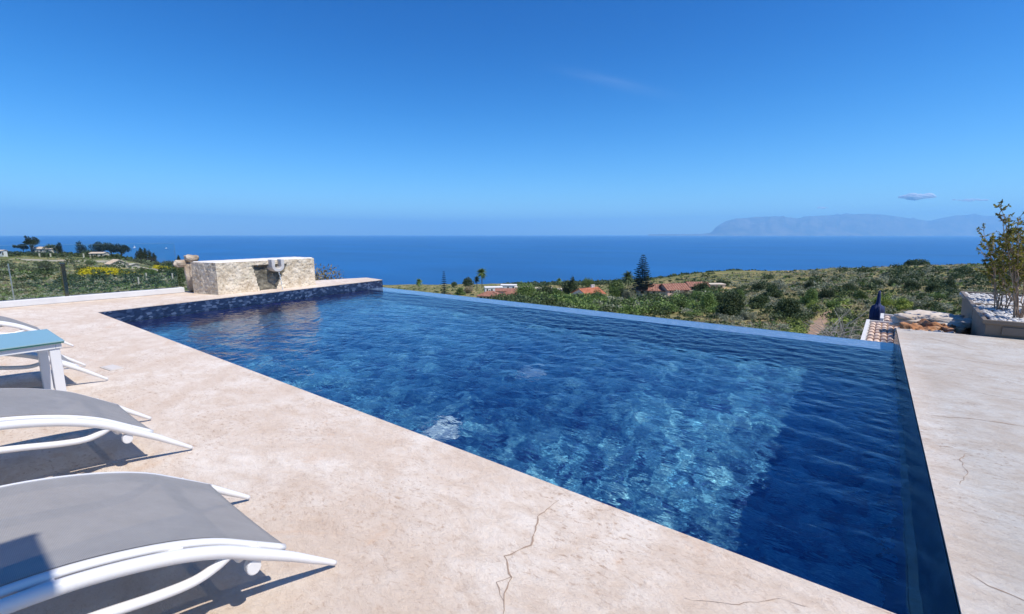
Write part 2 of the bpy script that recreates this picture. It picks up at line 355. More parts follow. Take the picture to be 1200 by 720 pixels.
def terrain_z(X, Y):
    X = np.asarray(X, float); Y = np.asarray(Y, float)
    r = X*math.cos(YAW)+Y*math.sin(YAW); f = -X*math.sin(YAW)+Y*math.cos(YAW)
    rad = np.hypot(r, f); fe = np.maximum(f, rad*.45)
    a = np.clip(r/np.maximum(fe, 1e-3), -1.9, 1.7)
    px = 600+541*a; xs = np.array(COLS, float)
    i, t = smooth_interp(px, xs, len(xs)); t = t*t*(3-2*t)*.5+t*.5
    j, s = smooth_interp(np.log(np.maximum(fe, 6)), LF, len(LF))
    py = (TAB[i, j]*(1-t)+TAB[i+1, j]*t)*(1-s)+(TAB[i, j+1]*(1-t)+TAB[i+1, j+1]*t)*s
    v = (360-py)/FPX; tn = (math.sin(PITCH)-v*math.cos(PITCH))/(math.cos(PITCH)+v*math.sin(PITCH))
    z = EYE-np.maximum(fe, 6)*tn
    z = z+fbm(X/18, Y/18, 4)*np.clip(fe*.0035, 0, 1.6)+fbm(X/4, Y/4, 2)*np.clip(fe*.002, 0, .25)
    ins = (X > -11.25) & (X < 7) & (Y > -7) & (Y < 7.9)
    z = np.where(ins, np.minimum(z, -2.6), z)
    return np.clip(z, SEA-8, None)
def world_at(px, f):
    """plan position seen in column px at forward distance f"""
    a = (px-600)/541.0; return (a*f*math.cos(YAW)-f*math.sin(YAW), a*f*math.sin(YAW)+f*math.cos(YAW))
def ground_at(px, f):
    x, y = world_at(px, f); return Vector((x, y, float(terrain_z(x, y))))
def height_px(px, py, f):
    """height of the sight line through a pixel at distance f"""
    v = (360-py)/FPX; return EYE+f*(-math.sin(PITCH)+v*math.cos(PITCH))/(math.cos(PITCH)+v*math.sin(PITCH))
ths = np.concatenate([np.linspace(-math.pi, -1.15, 40)[:-1], np.linspace(-1.15, 1.15, 420), np.linspace(1.15, math.pi, 40)[1:]])
rs = np.concatenate([[.5], np.geomspace(5, 2600, 330)])
TH, RR = np.meshgrid(ths, rs, indexing='ij')
r_ = RR*np.sin(TH); f_ = RR*np.cos(TH)
TX = r_*math.cos(YAW)-f_*math.sin(YAW); TY = r_*math.sin(YAW)+f_*math.cos(YAW)
TZ = terrain_z(TX, TY)
TF = grid_faces(len(ths), len(rs))[:, ::-1]
tag(mesh_np('hillside', np.stack([TX, TY, TZ], -1).reshape(-1, 3), TF, M['terrain'], smooth=True), kind='structure')
# sea out to the horizon
b = MB(); n = 96; rr = [400, 1500, 5000, 15000, 60000]
V = [(0, 0, SEA)]+[(q*math.cos(2*math.pi*k/n), q*math.sin(2*math.pi*k/n), SEA) for q in rr for k in range(n)]
F = [(0, 1+k, 1+(k+1) % n) for k in range(n)]+[(1+i*n+k, 1+(i+1)*n+k, 1+(i+1)*n+(k+1) % n, 1+i*n+(k+1) % n) for i in range(len(rr)-1) for k in range(n)]
b.add(V, F); tag(b.build('sea', M['sea']), kind='structure')
# mountains across the bay
prof = [(760,274.5),(820,274.4),(833,272.5),(840,265),(850,259),(866,256),(883,254.5),(910,253.5),(933,256),(947,253.5),(968,252.5),(990,251.5),(1017,251),(1035,252),(1050,254),(1070,257),(1087,259),(1100,256),(1115,253),(1133,252),(1170,253.5),(1200,255),(1260,254),(1350,259),(1500,262),(1700,270)]
pu = np.linspace(760, 1700, 500); pp = np.interp(pu, [a for a, _ in prof], [c for _, c in prof])
D0 = 36000.0; deps = np.array([0, 450, 1000, 1800, 3000, 4600, 6500, 10500.]); shp = np.array([-.02, .10, .32, .60, .85, 1.0, .86, .3])
GV = []
for k, px in enumerate(pu):
    x0, y0 = world_at(px, 1.0); top = height_px(px, pp[k], D0+4600)-SEA
    for d, s in zip(deps, shp):
        q = D0+d; h = SEA+max(top, 0)*s*(1+ (0 if 4500 < d < 4700 else .45*float(fbm(px/11+d*.004, d/1300, 4))))
        if 4500 < d < 4700: h += 40*float(fbm(px/5., 3.3, 3))
        GV.append((x0*q, y0*q, h))
M['mountain'] = noisy('far_mountain_scrub', [(.38, (.08, .085, .07)), (.62, (.20, .18, .14))], .0011, .95)
tag(mesh_np('mountains', np.array(GV), grid_faces(len(pu), len(deps)), M['mountain'], smooth=True), kind='structure')
# air: pale haze round everything
hm = bpy.data.materials.new('haze_air'); hm.use_nodes = True; hm.node_tree.nodes.clear()
ho = nd(hm, 'ShaderNodeOutputMaterial'); pv = nd(hm, 'ShaderNodeVolumePrincipled')
pv.inputs['Color'].default_value = (.34, .72, 1, 1); pv.inputs['Density'].default_value = 3.5e-5; pv.inputs['Anisotropy'].default_value = .1
lk(hm, pv.outputs[0], ho.inputs['Volume'])
HAZE = True
if HAZE:
    b = MB(); b.box((-61000, -61000, SEA-12), (61000, 61000, 2100)); tag(b.build('haze', hm), kind='stuff')
# ------------------------------------------------------------------ pool and terrace
W = -.20; PD = -1.60
A = (-9.44, 1.69); B = (.37, 1.77); Cc = (.48, 7.62); D = (-10.14, 7.63)
YI = 7.15                                                         # inner edge of the overflow lip
def lerp(a, b, t): return tuple(a[k]+(b[k]-a[k])*t for k in range(len(a)))
LI = lerp(A, D, (YI-A[1])/(D[1]-A[1])); RI = lerp(B, Cc, (YI-B[1])/(Cc[1]-B[1]))
def crack_strip(b, pts, w0, seed, z=.0015):
    rnd = random.Random(seed); P = []
    for (x0, y0), (x1, y1) in zip(pts[:-1], pts[1:]):
        L = math.hypot(x1-x0, y1-y0); n = max(2, int(L/.022))
        for k in range(n):
            t = k/n; P.append((x0+(x1-x0)*t, y0+(y1-y0)*t))
    P.append(pts[-1]); V = []; F = []; ox = 0; oy = 0
    for i, (x, y) in enumerate(P):
        a = P[max(i-1, 0)]; c = P[min(i+1, len(P)-1)]; dx, dy = c[0]-a[0], c[1]-a[1]; L = math.hypot(dx, dy) or 1
        ox = ox*.8+rnd.uniform(-.006, .006); ww = w0*(.25+rnd.random()*1.1)*(math.sin(math.pi*min(1, (i+.6)/len(P)))**.4)
        nx, ny = -dy/L, dx/L; V += [(x+nx*(ox+ww), y+ny*(ox+ww), z), (x+nx*(ox-ww), y+ny*(ox-ww), z)]
        if i: F.append((2*i-2, 2*i-1, 2*i+1, 2*i))
    b.add(V, F, 1)
b = MB()
DT = -.35
b.prism([(-11.35, -7), (7, -7), (7, 1.66), (B[0], B[1]), A, (-11.35, 1.62)], DT, 0)
b.prism([(-11.35, 1.62), A, LI, D, (-11.0, 7.75), (-11.35, 6.6)], DT, 0)
b.prism([(B[0]+.0, B[1]), (7, 1.66), (7, 7.9), (Cc[0], Cc[1])], DT, 0)
cr = [([(-.99,1.66),(-1.0,1.5),(-.92,1.33),(-.96,1.22),(-.87,1.15),(-.84,1.08),(-.80,1.0)], .0032), ([(-.87,1.15),(-.90,1.10),(-.83,1.05)], .002),
      ([(-.35,1.42),(-.2,1.5),(-.1,1.62),(-.02,1.63)], .0014),
      ([(.50,4.02),(.7,4.10),(.94,4.13),(1.3,4.2)], .0045), ([(.42,2.16),(.47,2.12),(.55,2.09),(.66,2.07)], .003), ([(.50,2.95),(.55,3.1),(.54,3.3),(.60,3.45)], .0018),
      ([(.6,6.0),(.8,6.1),(1.1,6.0),(1.3,6.05)], .0035), ([(.75,4.9),(.95,4.8),(1.2,4.85)], .0025), ([(.7,7.2),(.95,6.9),(1.05,6.7)], .004)]
for k, (p, ww) in enumerate(cr): crack_strip(b, p, ww, k)
deck = tag(b.build('pool_terrace', [M['deck'], M['crack']]), kind='structure')
# walls below the terrace
b = MB()
b.prism([(-11.3, -6.9), (6.9, -6.9), (6.9, 1.4), (B[0]+.1, 1.4), (-11.3, 1.4)], -5.5, DT-.002)
b.prism([(-11.3, 1.402), (-9.9, 1.402), (-10.6, 7.5), (-10.95, 7.7), (-11.3, 6.55)], -5.5, DT-.002)
b.prism([(.8, 1.402), (6.9, 1.402), (6.9, 7.8), (.8, 7.5)], -5.5, DT-.002)
b.prism([(-10.5, 7.9), (.7, 7.9), (.7, 8.0), (-10.5, 8.0)], -5.5, -.9)
tag(b.build('retaining_wall', M['wall_stone']), 'pale stone retaining wall holding up the terrace under the pool', 'wall')
# pool shell: walls, floor and overflow lip
shell = tag(empty('swimming_pool', ((A[0]+B[0])/2, 4.5, PD)), 'long infinity pool with navy mosaic tiles and clear blue water', 'pool')
def child(o):
    o.parent = shell; o.matrix_parent_inverse = Matrix.Translation(-Vector(shell.location)); return o
def quad(b, p, m=0): b.add(p, [(0, 1, 2, 3)], m)
b = MB(); e = .02
a3 = lambda p, z: (p[0], p[1], z)
def wallstrip(b, p, q, z0, z1, n, m=0):
    V = []; F = []
    for k in range(n+1):
        x, y = lerp(p, q, k/n); V += [(x, y, z0), (x, y, z1)]
    F = [(2*k, 2*k+2, 2*k+3, 2*k+1) for k in range(n)]; b.add(V, F, m)
Bw = (B[0]-.095, B[1])
wallstrip(b, B, A, PD, -.012, 20); wallstrip(b, A, D, PD, -.012, 20); wallstrip(b, Cc, Bw, PD, W-.10, 20); wallstrip(b, (LI[0]-.05, YI-.004), (RI[0]+.04, YI-.004), PD, W-.05, 20)
pw = child(b.build('pool_wall', M['pool_wall']))
b = MB(); o_ = .004
wallstrip(b, (A[0]+o_, A[1]), (D[0]+o_, D[1]), W-.12, -.010, 10)
tb = child(b.build('waterline_tile_band', M['tile_band']))
b = MB(); wallstrip(b, (D[0]+o_, D[1]+.004), (-11.0, 7.754), -.9, -.01, 4); child(b.build('end_tile_face', M['tile_band']))
b = MB(); V = []; n = 12
for k in range(n+1):
    x, y = lerp(Cc, B, k/n); x2, y2 = lerp(Cc, Bw, k/n); V += [(x2-o_, y2, W-.12), (x-o_, y, -.008)]
b.add(V, [(2*k, 2*k+2, 2*k+3, 2*k+1) for k in range(n)]); tb2 = child(b.build('waterline_tile_band', M['tile_teal']))
b = MB(); m_ = .0
b.box((LI[0]-.3, YI, W-.30), (RI[0]+.05, 7.60, W-.035)); b.box((LI[0]-.3, YI+.03, PD), (RI[0]+.05, 7.58, W-.302)); b.box((LI[0]-.3, 7.60, -1.2), (RI[0]+.12, 7.655, W-.012))
lip = child(b.build('overflow_lip', M['lip']))
V = []; nx, ny = 100, 60
for i in range(nx+1):
    for j in range(ny+1):
        t = j/ny; x0 = A[0]-.8; x1 = .6; V.append((x0+(x1-x0)*i/nx, 1.5+(YI+.1-1.5)*t, PD+.01))
fl = child(mesh_np('pool_floor', np.array(V), grid_faces(nx+1, ny+1), M['floor']))
# water surface with real ripples
NX, NY = 640, 400
U, T = np.meshgrid(np.linspace(0, 1, NX), np.linspace(0, 1, NY), indexing='ij')
yy = 1.60+(7.665-1.60)*T
xl = A[0]+(D[0]-A[0])*(yy-A[1])/(D[1]-A[1])-.02; xr = B[0]-.06+(Cc[0]-B[0]+.06)*(yy-B[1])/(Cc[1]-B[1])+.03
xx = xl+(xr-xl)*U
rg = np.random.default_rng(3); H = np.zeros_like(xx)
wx = xx+.18*fbm(xx*.9, yy*.9, 2); wy = yy+.18*fbm(xx*.9+40, yy*.9+11, 2)
for k in range(46):
    lam = .07+.42*rg.random()**2.0; th = rg.normal(R(80), R(42)); kk = 2*math.pi/lam
    H += (.00042*(lam/.15)**.70)*np.sin(kk*(wx*math.cos(th)+wy*math.sin(th))+rg.uniform(0, 6.28))
env = .75+.45*fbm(xx*.45+9, yy*.45, 2)
cx, cy_ = -9.8, 4.77; rd = np.hypot(xx-cx, yy-cy_)
H = H*env+.006*np.exp(-rd*1.2)*np.sin(rd*38)+.0012*fbm(xx*9, yy*9, 3)
fade = np.clip((7.22-yy)/.25, 0, 1); H = H*(fade*.93+.07)
Z = W+H-np.clip((yy-7.61)/.05, 0, 1)**2*.05
WV = np.stack([xx, yy, Z], -1).reshape(-1, 3)
water = child(mesh_np('pool_water', WV, grid_faces(NX, NY), M['water'], smooth=True))
water.cycles.is_caustics_caster = True
for o in (pw, tb, tb2, lip, fl): o.cycles.is_caustics_receiver = True
# round white floor fittings seen through the water
for k, (x, y) in enumerate([(-3.25, 3.1), (-3.4, 4.9)]):
    b = MB(); n = 28; prof2 = [(.0, .035), (.13, .034), (.17, .026), (.20, .0)]
    V = []; 
    for r0, z0 in prof2[1:]: V += [(r0*math.cos(2*math.pi*q/n), r0*math.sin(2*math.pi*q/n), z0) for q in range(n)]
    F = [tuple(range(n))]+[(j*n+q, (j+1)*n+q, (j+1)*n+(q+1) % n, j*n+(q+1) % n) for j in range(2) for q in range(n)]
    b.add(V, F); o = b.build('floor_drain', M['aqua'], smooth=False); o.location = (x, y, PD+.012); o.cycles.is_caustics_receiver = True
    child(o)
# skimmer lid
b = MB(); b.box((-.11, -.05, 0), (.11, .05, .006)); b.box((-.095, -.038, .006), (.095, .038, .009))
o = tag(b.build('skimmer_lid', M['lid'], bevel=.002), 'small pale rectangular skimmer lid set in the terrace beside the pool', 'lid'); o.location = (-5.32, 1.0, .001); o.rotation_euler.z = R(8)
# low white kerb wall with glass balustrade
kb = tag(empty('kerb_wall', (-11.25, 0, 0)), 'low white rendered kerb along the left terrace edge under the glass balustrade', 'wall')
b = MB(); b.box((-.09, -6.9, .001), (.09, 3.42, .11)); b.build('wall', M['white_wall'], kb, bevel=.012)
def glass_mat():
    m = bpy.data.materials.new('clear_glass'); m.use_nodes = True; m.node_tree.nodes.clear()
    o = nd(m, 'ShaderNodeOutputMaterial'); t = nd(m, 'ShaderNodeBsdfTransparent'); t.inputs[0].default_value = (.93, .97, .96, 1)
    g = nd(m, 'ShaderNodeBsdfGlossy'); g.inputs['Roughness'].default_value = .0; f = nd(m, 'ShaderNodeFresnel'); f.inputs[0].default_value = 1.35
    x = nd(m, 'ShaderNodeMixShader'); lk(m, f.outputs[0], x.inputs[0]); lk(m, t.outputs[0], x.inputs[1]); lk(m, g.outputs[0], x.inputs[2]); lk(m, x.outputs[0], o.inputs[0])
    return m
M['glass'] = glass_mat()
M['glass_rim'] = newmat('frosted_glass_edge', (.16, .26, .30), .3)
bal = tag(empty('glass_balustrade', (-11.25, 0, .1)), 'frameless glass balustrade on the white kerb at the left edge', 'balustrade')
for y0, y1 in ((-4.5, -1.0), (-.96, 1.60), (1.70, 3.35)):
    b = MB(); b.box((-.006, y0, .0), (.006, y1, .92)); gp_ = b.build('glass_panel', M['glass'], bal)
    b = MB(); b.box((-.006, y0, .922), (.006, y1, .9245)); b.build('edge', M['glass_rim'], gp_)
for y0, m in ((1.65, 'dark_steel'),):
    b = MB(); b.box((-.025, y0-.028, -.09), (.025, y0+.028, .56)); b.box((-.032, y0-.036, .561), (.032, y0+.036, .60))
    b.build('post', M[m], bal, bevel=.006)
b = MB(); b.box((-.02, .995, .001), (.0, 1.010, .62)); tag(b.build('slim_post', M['steel'], bal), 'slim bare metal post')
# ------------------------------------------------------------------ stone fountain block
fb_o = Vector((-10.16, 3.68, 0)); ex = Vector((-.22, 2.19, 0)); Lf = ex.length; ex.normalize(); en = Vector((-ex.y, ex.x, 0))   # en points away from the pool
if en.x > 0: en = -en
block = tag(empty('stone_fountain', fb_o), 'rough limestone fountain block with a pale spout standing on the pool edge', 'fountain')
Hb = .64; Db = .72
b = MB(); NYB, NZB = 150, 44
def nz3(p, s): return noise.noise(Vector(p)*s)
def face_grid(origin, du, dv, nu, nv, out, wedge=False):
    V = []; F = []; mi = []
    for i in range(nu+1):
        for j in range(nv+1):
            u, v = i/nu, j/nv; p = origin+du*u+dv*v
            edge = min(1, min(u, 1-u)*nu/3)*min(1, min(v, 1-v)*nv/3)
            d = .012*nz3(p, 6)+.011*nz3(p, 17)+.008*nz3(p, 38)-.010*max(0, nz3(p, 24))*2
            q = p+out*d*edge
            if wedge:
                s = u*Lf; z = v*Hb; tt = z/.54
                l = .86+(.74-.86)*tt; r = 1.19+(1.49-1.19)*tt
                if z < .54 and l < s < r:
                    k = min(1, min(s-l, r-s)/.03)*min(1, (.54-z)/.03); q = q-out*.07*k
            V.append(q)
    for i in range(nu):
        for j in range(nv):
            a = i*(nv+1)+j; F.append((a, a+nv+1, a+nv+2, a+1))
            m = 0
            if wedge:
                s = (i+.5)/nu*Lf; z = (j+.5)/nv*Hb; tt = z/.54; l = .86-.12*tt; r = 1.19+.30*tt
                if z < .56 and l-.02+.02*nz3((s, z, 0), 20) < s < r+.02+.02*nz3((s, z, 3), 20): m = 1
            mi.append(m)
    n0 = b.n; b.add(V, F); b.m[-len(F):] = mi
fx = ex*Lf; dz = Vector((0, 0, Hb)); o0 = Vector((0, 0, .002)); inn = en
face_grid(o0, fx, dz, NYB, NZB, -inn, True)
bk = inn*Db+Vector((-.0, -.12, 0))
face_grid(o0+bk, -bk, dz, 50, NZB, -ex)
face_grid(o0+fx, inn*Db, dz, 50, NZB, ex)
face_grid(o0+fx+inn*Db, bk-fx-inn*Db, dz, 60, 20, inn)
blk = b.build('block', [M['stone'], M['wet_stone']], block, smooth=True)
b = MB(); cap = [o0+Vector((0, 0, Hb-.004)), o0+fx+Vector((0, 0, Hb-.004)), o0+fx+inn*Db+Vector((0, 0, Hb-.004)), o0+bk+Vector((0, 0, Hb-.004))]
V = []; nu, nv = 60, 20
for i in range(nu+1):
    for j in range(nv+1):
        u, v = i/nu, j/nv; p = cap[0].lerp(cap[1], u).lerp(cap[3].lerp(cap[2], u), v)
        ed = 0 if (i in (0, nu) or j in (0, nv)) else 1
        V.append(p+Vector((0, 0, .022*ed+.006*nz3(p, 9))))
b.add(V, [tuple(int(q) for q in f) for f in grid_faces(nu+1, nv+1)]); b.build('cap_stone', M['stone_cap'], block, smooth=True)
# U shaped spout
s0 = 1.22; b = MB(); th = np.linspace(0, math.pi, 15); rO, rI = .145, .070; Vs = []
prof3 = [(-rO, .14)]+[(-rO*math.cos(t), -rO*math.sin(t)*.9) for t in th]+[(rO, .14)]
prin = [(-rI, .14)]+[(-rI*math.cos(t), -rI*math.sin(t)*.9) for t in th]+[(rI, .14)]
n = len(prof3)
base = fb_o*0+ex*s0+Vector((0, 0, .52))
for dep in (-.13, .12):
    for P3 in (prof3, prin):
        Vs += [base+ex*s-inn*(-dep)+Vector((0, 0, z)) for s, z in P3]
F = []
for i in range(n-1):
    F += [(i, i+1, n+i+1, n+i), (2*n+i, 3*n+i, 3*n+i+1, 2*n+i+1), (i, 2*n+i, 2*n+i+1, i+1), (n+i, n+i+1, 3*n+i+1, 3*n+i)]
F += [(0, n, 3*n, 2*n), (n-1, 3*n-1, 4*n-1, 2*n-1)]
b.add(Vs, F); tag(b.build('spout', M['white_stone'], block, bevel=.01), 'pale U shaped stone spout')
# falling water
jm = newmat('falling_water', (.75, .82, .88), .08); bsdf(jm).inputs['Transmission Weight'].default_value = .75; bsdf(jm).inputs['IOR'].default_value = 1.33
p0 = fb_o+ex*s0-inn*.12+Vector((0, 0, .375)); pts = []; rad = []
for k in range(22):
    t = k/21; pts.append(p0-inn*(.13*t)+Vector((.003*math.sin(k*2.1), .004*math.sin(k*1.3), -(.575)*t**1.6))); rad.append(.011+.004*math.sin(k*1.7)-.003*t)
b = MB(); b.tube(pts, rad, 8); hit = pts[-1]
rnd = random.Random(4)
for k in range(46):
    a = rnd.uniform(0, 6.28); q = rnd.random()**1.5; rr_ = .015+.13*q; zz = .012+.09*rnd.random()*(1-q); s = rnd.uniform(.003, .008)
    c = hit+Vector((rr_*math.cos(a), rr_*math.sin(a), zz)); b.tube([c-Vector((0, 0, s)), c, c+Vector((0, 0, s))], [s*.3, s, s*.3], 6)
tag(b.build('water_jet', jm, smooth=True), 'thin jet of water falling from the stone spout into the pool', 'water jet')
# weathered boulder / column behind the block
def boulder(name, loc, size, mat, seed, n=28, amp=.22, flat=None):
    V = []; F = []; off = Vector((seed*3.1, seed*1.7, seed*.9))
    for i in range(n+1):
        ph = math.pi*i/n
        for j in range(2*n):
            th_ = 2*math.pi*j/(2*n); d = Vector((math.sin(ph)*math.cos(th_), math.sin(ph)*math.sin(th_), math.cos(ph)))
            q = Vector([abs(c)**.72*(1 if c > 0 else -1) for c in d])
            k = 1+amp*noise.noise(d*1.6+off)+amp*.45*noise.noise(d*4.2+off)+amp*.22*noise.noise(d*10+off)
            V.append((q.x*k*size[0], q.y*k*size[1], q.z*k*size[2]))
    for i in range(n):
        for j in range(2*n):
            F.append((i*2*n+j, (i+1)*2*n+j, (i+1)*2*n+(j+1) % (2*n), i*2*n+(j+1) % (2*n)))
    b = MB(); b.add(V, F); o = b.build(name, mat, smooth=True); o.location = loc; return o
col = tag(empty('stone_pillar', (-11.22, 3.62, 0)), 'weathered pinkish stone pillar with a knobbly top at the left end of the fountain', 'pillar')
o = boulder('shaft', (0, 0, .30), (.13, .14, .34), M['pink_stone'], 2); o.parent = col
o = boulder('knob', (0, .0, .70), (.12, .12, .075), M['pink_stone'], 5); o.parent = col
o = boulder('bracket', (-.05, -.17, .60), (.09, .15, .075), M['pink_stone'], 8); o.parent = col
# ------------------------------------------------------------------ sun loungers
PR = [(0,.012),(.045,.048),(.09,.083),(.16,.138),(.27,.215),(.36,.275),(.47,.325),(.6,.365),(.72,.388),(.85,.397),(1.0,.392),(1.12,.375),(1.25,.355),(1.40,.350),(1.55,.375),(1.70,.43),(1.85,.51),(2.0,.60)]
def spl(pts, n):
    pts = [Vector(p) for p in pts]; out = []; k = len(pts)
    for i in range(k-1):
        a, b_, c, d = pts[max(i-1, 0)], pts[i], pts[i+1], pts[min(i+2, k-1)]
        for q in range(n):
            t = q/n; out.append(.5*((2*b_)+(c-a)*t+(2*a-5*b_+4*c-d)*t*t+(3*b_-a-3*c+d)*t**3))
    out.append(pts[-1]); return out
LW = .73
def make_lounger():
    """foot tips at y=0, body towards -y, near rail at x=0, far rail at x=-LW"""
    root = empty('sun_lounger')
    for sx in (0, -LW):
        s = 1 if sx == 0 else -1; xo = sx-.018*s
        b = MB(); pts = spl([(xo, -d, z+.0) for d, z in PR], 4)
        b.tube(pts, [.009+.010*min(1, i/16) for i in range(len(pts))], 12, flat=(.9, 1.0)); b.build('side_rail', M['white_metal'], root, smooth=True)
        b = MB(); xi = sx-.055*s
        P2 = [(xi, -d, z+.016) for d, z in PR if .12 < d < 1.95]
        b.tube(spl(P2, 4), .013, 10, flat=(1.1, .9)); b.build('sling_rail', M['white_metal'], root, smooth=True)
        b = MB(); xf = sx-.022*s
        b.tube(spl([(xf, -.33, .250), (xf, -.37, .232), (xf, -.43, .222), (xf, -.52, .235), (xf, -.65, .265), (xf, -.80, .290), (xf, -1.05, .295), (xf, -1.30, .255), (xf, -1.50, .17), (xf, -1.66, .06), (xf, -1.70, .014)], 5), .0145, 10)
        b.build('leg', M['white_metal'], root, smooth=True)
    # sling
    xa, xb = -.060, -LW+.060; P = spl([(0, -d, z+.030) for d, z in PR if .10 < d < 1.95], 4); nu = 14; V = []
    for p in P:
        for k in range(nu+1):
            t = k/nu; sag = .010*math.sin(math.pi*t)**.7; V.append((xa+(xb-xa)*t, p.y, p.z-sag))
    top = len(V); V += [(x, y, z-.004) for x, y, z in V[:top]]
    G = grid_faces(len(P), nu+1); F = [tuple(int(q) for q in f) for f in G]; F2 = [tuple(q+top for q in f[::-1]) for f in F]
    E = [(k, k+1, top+k+1, top+k) for k in range(nu)]
    b = MB(); b.add(V, F+F2+E); b.build('sling', M['sling'], root, smooth=False)
    for o in C.objects[-1:]: o.data.polygons.foreach_set('use_smooth', [True]*len(o.data.polygons))
    for d, z in ((.30, .215), (.86, .355), (1.45, .32)):
        b = MB(); b.tube([(-.03, -d, z), (-LW+.03, -d, z)], .016, 10); b.build('crossbar', M['white_metal'], root, smooth=True)
    for sx in (-.045, -LW+.045):
        for d, z in PR:
            if d in (.27, .47, .72, 1.0, 1.40, 1.70):
                b = MB(); b.box((sx-.016, -d-.03, z-.006), (sx+.016, -d+.03, z+.010)); b.build('bracket', M['white_metal'], root, bevel=.002)
    # rounded lugs under the rails
    for sx in (-.028, -LW+.028):
        for d, z in ((.27, .165), (.80, .350)):
            b = MB(); n = 20; V = []
            for xx_ in (-.014, .014): V += [(sx+xx_, -d+  .022*math.cos(2*math.pi*k/n), z+.004+.026*math.sin(2*math.pi*k/n)) for k in range(n)]
            b.add(V, [tuple(range(n)), tuple(range(2*n-1, n-1, -1))]+[(k, n+k, n+(k+1) % n, (k+1) % n) for k in range(n)])
            b.build('lug', M['white_metal'], root, bevel=.004)
    return root
proto = make_lounger()
labs = ['grey sling sun lounger with white arched frame nearest the camera', 'grey sling sun lounger with white frame second from the camera', 'grey sling sun lounger just beyond the blue topped side table', 'farthest grey sling sun lounger along the terrace, its foot beyond the side table']
for k, (x, y, rz) in enumerate([(-1.40, .805, 0), (-2.87, .835, .5), (-4.85, .88, 1.2), (-6.64, .965, 1.5)]):
    o = proto if k == 0 else copy_tree(proto)
    o.location = (x, y, .002); o.rotation_euler.z = R(rz)
    tag(o, labs[k], 'sun lounger', 'white framed sun loungers in a row on the terrace')
# side table
tbx = tag(empty('side_table', (-4.2, .57, 0)), 'white side table with a blue glass top between the loungers', 'side table')
b = MB(); b.box((-.62, -.60, .490), (0, 0, .498)); b.build('glass_top', M['teal_glass'], tbx, bevel=.002)
b = MB(); b.box((-.617, -.597, .482), (-.003, -.003, .490)); b.build('glass_edge', M['glass_edge'], tbx)
b = MB(); t_ = .035
b.box((-.60, -.045, .445), (-.02, -.015, .482)); b.box((-.60, -.585, .445), (-.02, -.555, .482)); b.box((-.60, -.555, .445), (-.57, -.045, .482)); b.box((-.05, -.555, .445), (-.02, -.045, .482))
b.build('apron', M['white_metal'], tbx, bevel=.003)
for sx in (-.05, -.57):
    for sy in (-.05, -.55):
        b = MB(); b.box((sx-.022, sy-.026, .002), (sx+.022, sy+.026, .444)); b.build('leg', M['white_metal'], tbx, bevel=.004)
# added parasol, out of view above the camera, placed to shade the nearest lounger
pr = tag(empty('parasol', (1.1, -1.2, .002)), 'square cream parasol added out of view behind the camera to shade the nearest sun lounger', 'parasol')
sh = float((2.3-.4)/SUN.z); cxp, cyp = -1.70+SUN.x*sh-1.1, .115+SUN.y*sh+1.2
b = MB(); S_ = cyp; x0, x1 = cxp, cxp+3.0; yb = S_-3.0
V = [(x0, S_, 2.3), (x1, S_, 2.3), (x1, yb, 2.3), (x0, yb, 2.3), ((x0+x1)/2, (S_+yb)/2, 2.75)]; V += [(x, y, z-.02) for x, y, z in V]
b.add(V, [(1, 0, 4), (2, 1, 4), (3, 2, 4), (0, 3, 4), (5, 6, 9), (6, 7, 9), (7, 8, 9), (8, 5, 9), (0, 1, 6, 5), (1, 2, 7, 6), (2, 3, 8, 7), (3, 0, 5, 8)]); b.build('canopy', M['white_wall'], pr)
b = MB(); b.tube([((x0+x1)/2, (S_+yb)/2, .06), ((x0+x1)/2, (S_+yb)/2, 2.72)], .024, 12); b.build('pole', M['steel'], pr, smooth=True)
b = MB(); b.box(((x0+x1)/2-.3, (S_+yb)/2-.3, 0), ((x0+x1)/2+.3, (S_+yb)/2+.3, .06)); b.build('base', M['steel'], pr, bevel=.01)
for k in range(4):
    b = MB(); b.tube([((x0+x1)/2, (S_+yb)/2, 2.70), (V[k][0], V[k][1], 2.285)], .010, 6); b.build('rib', M['steel'], pr, smooth=True)
# ------------------------------------------------------------------ planters with pebbles and shrubs
def planter(y0, y1, x0a, x0b, x1, zb, label, group):
    t = tag(empty('planter', (x0a, y0, zb)), label, 'planter', group); H_ = .2-zb
    def ring(off, z): 
        return [(x0a+off-x0a, off, z), (x1-off-x0a, off, z), (x1-off-x0a, y1-y0-off, z), (x0b+off-x0a, y1-y0-off, z)]
    b = MB(); rings = [ring(.05, 0), ring(.02, H_-.05), ring(-.01, H_-.05), ring(-.015, H_), ring(.03, H_), ring(.04, H_-.06)]
    V = [p for r_ in rings for p in r_]; F = [(3, 2, 1, 0)]
    for i in range(len(rings)-1):
        for k in range(4): F.append((i*4+k, i*4+(k+1) % 4, i*4+4+(k+1) % 4, i*4+4+k))
    F.append((20, 21, 22, 23)); b.add(V, F); b.build('box', M['planter'], t, bevel=.006)
    # raised panel on the near side
    b = MB()
    if label.startswith('near'):
        b.box((.16, .005, max(0, -zb)+.03), (x1-x0a-.16, .032, H_-.075)); b.build('panel', M['planter'], t, bevel=.004)
    return t
planter(7.66, 9.42, 1.27, 1.40, 4.6, -.75, 'near taupe planter filled with white pebbles at the right deck edge', 'taupe planters in a row')
planter(9.47, 11.3, 1.41, 1.53, 4.6, -.85, 'far taupe planter mostly hidden behind the near one', 'taupe planters in a row')
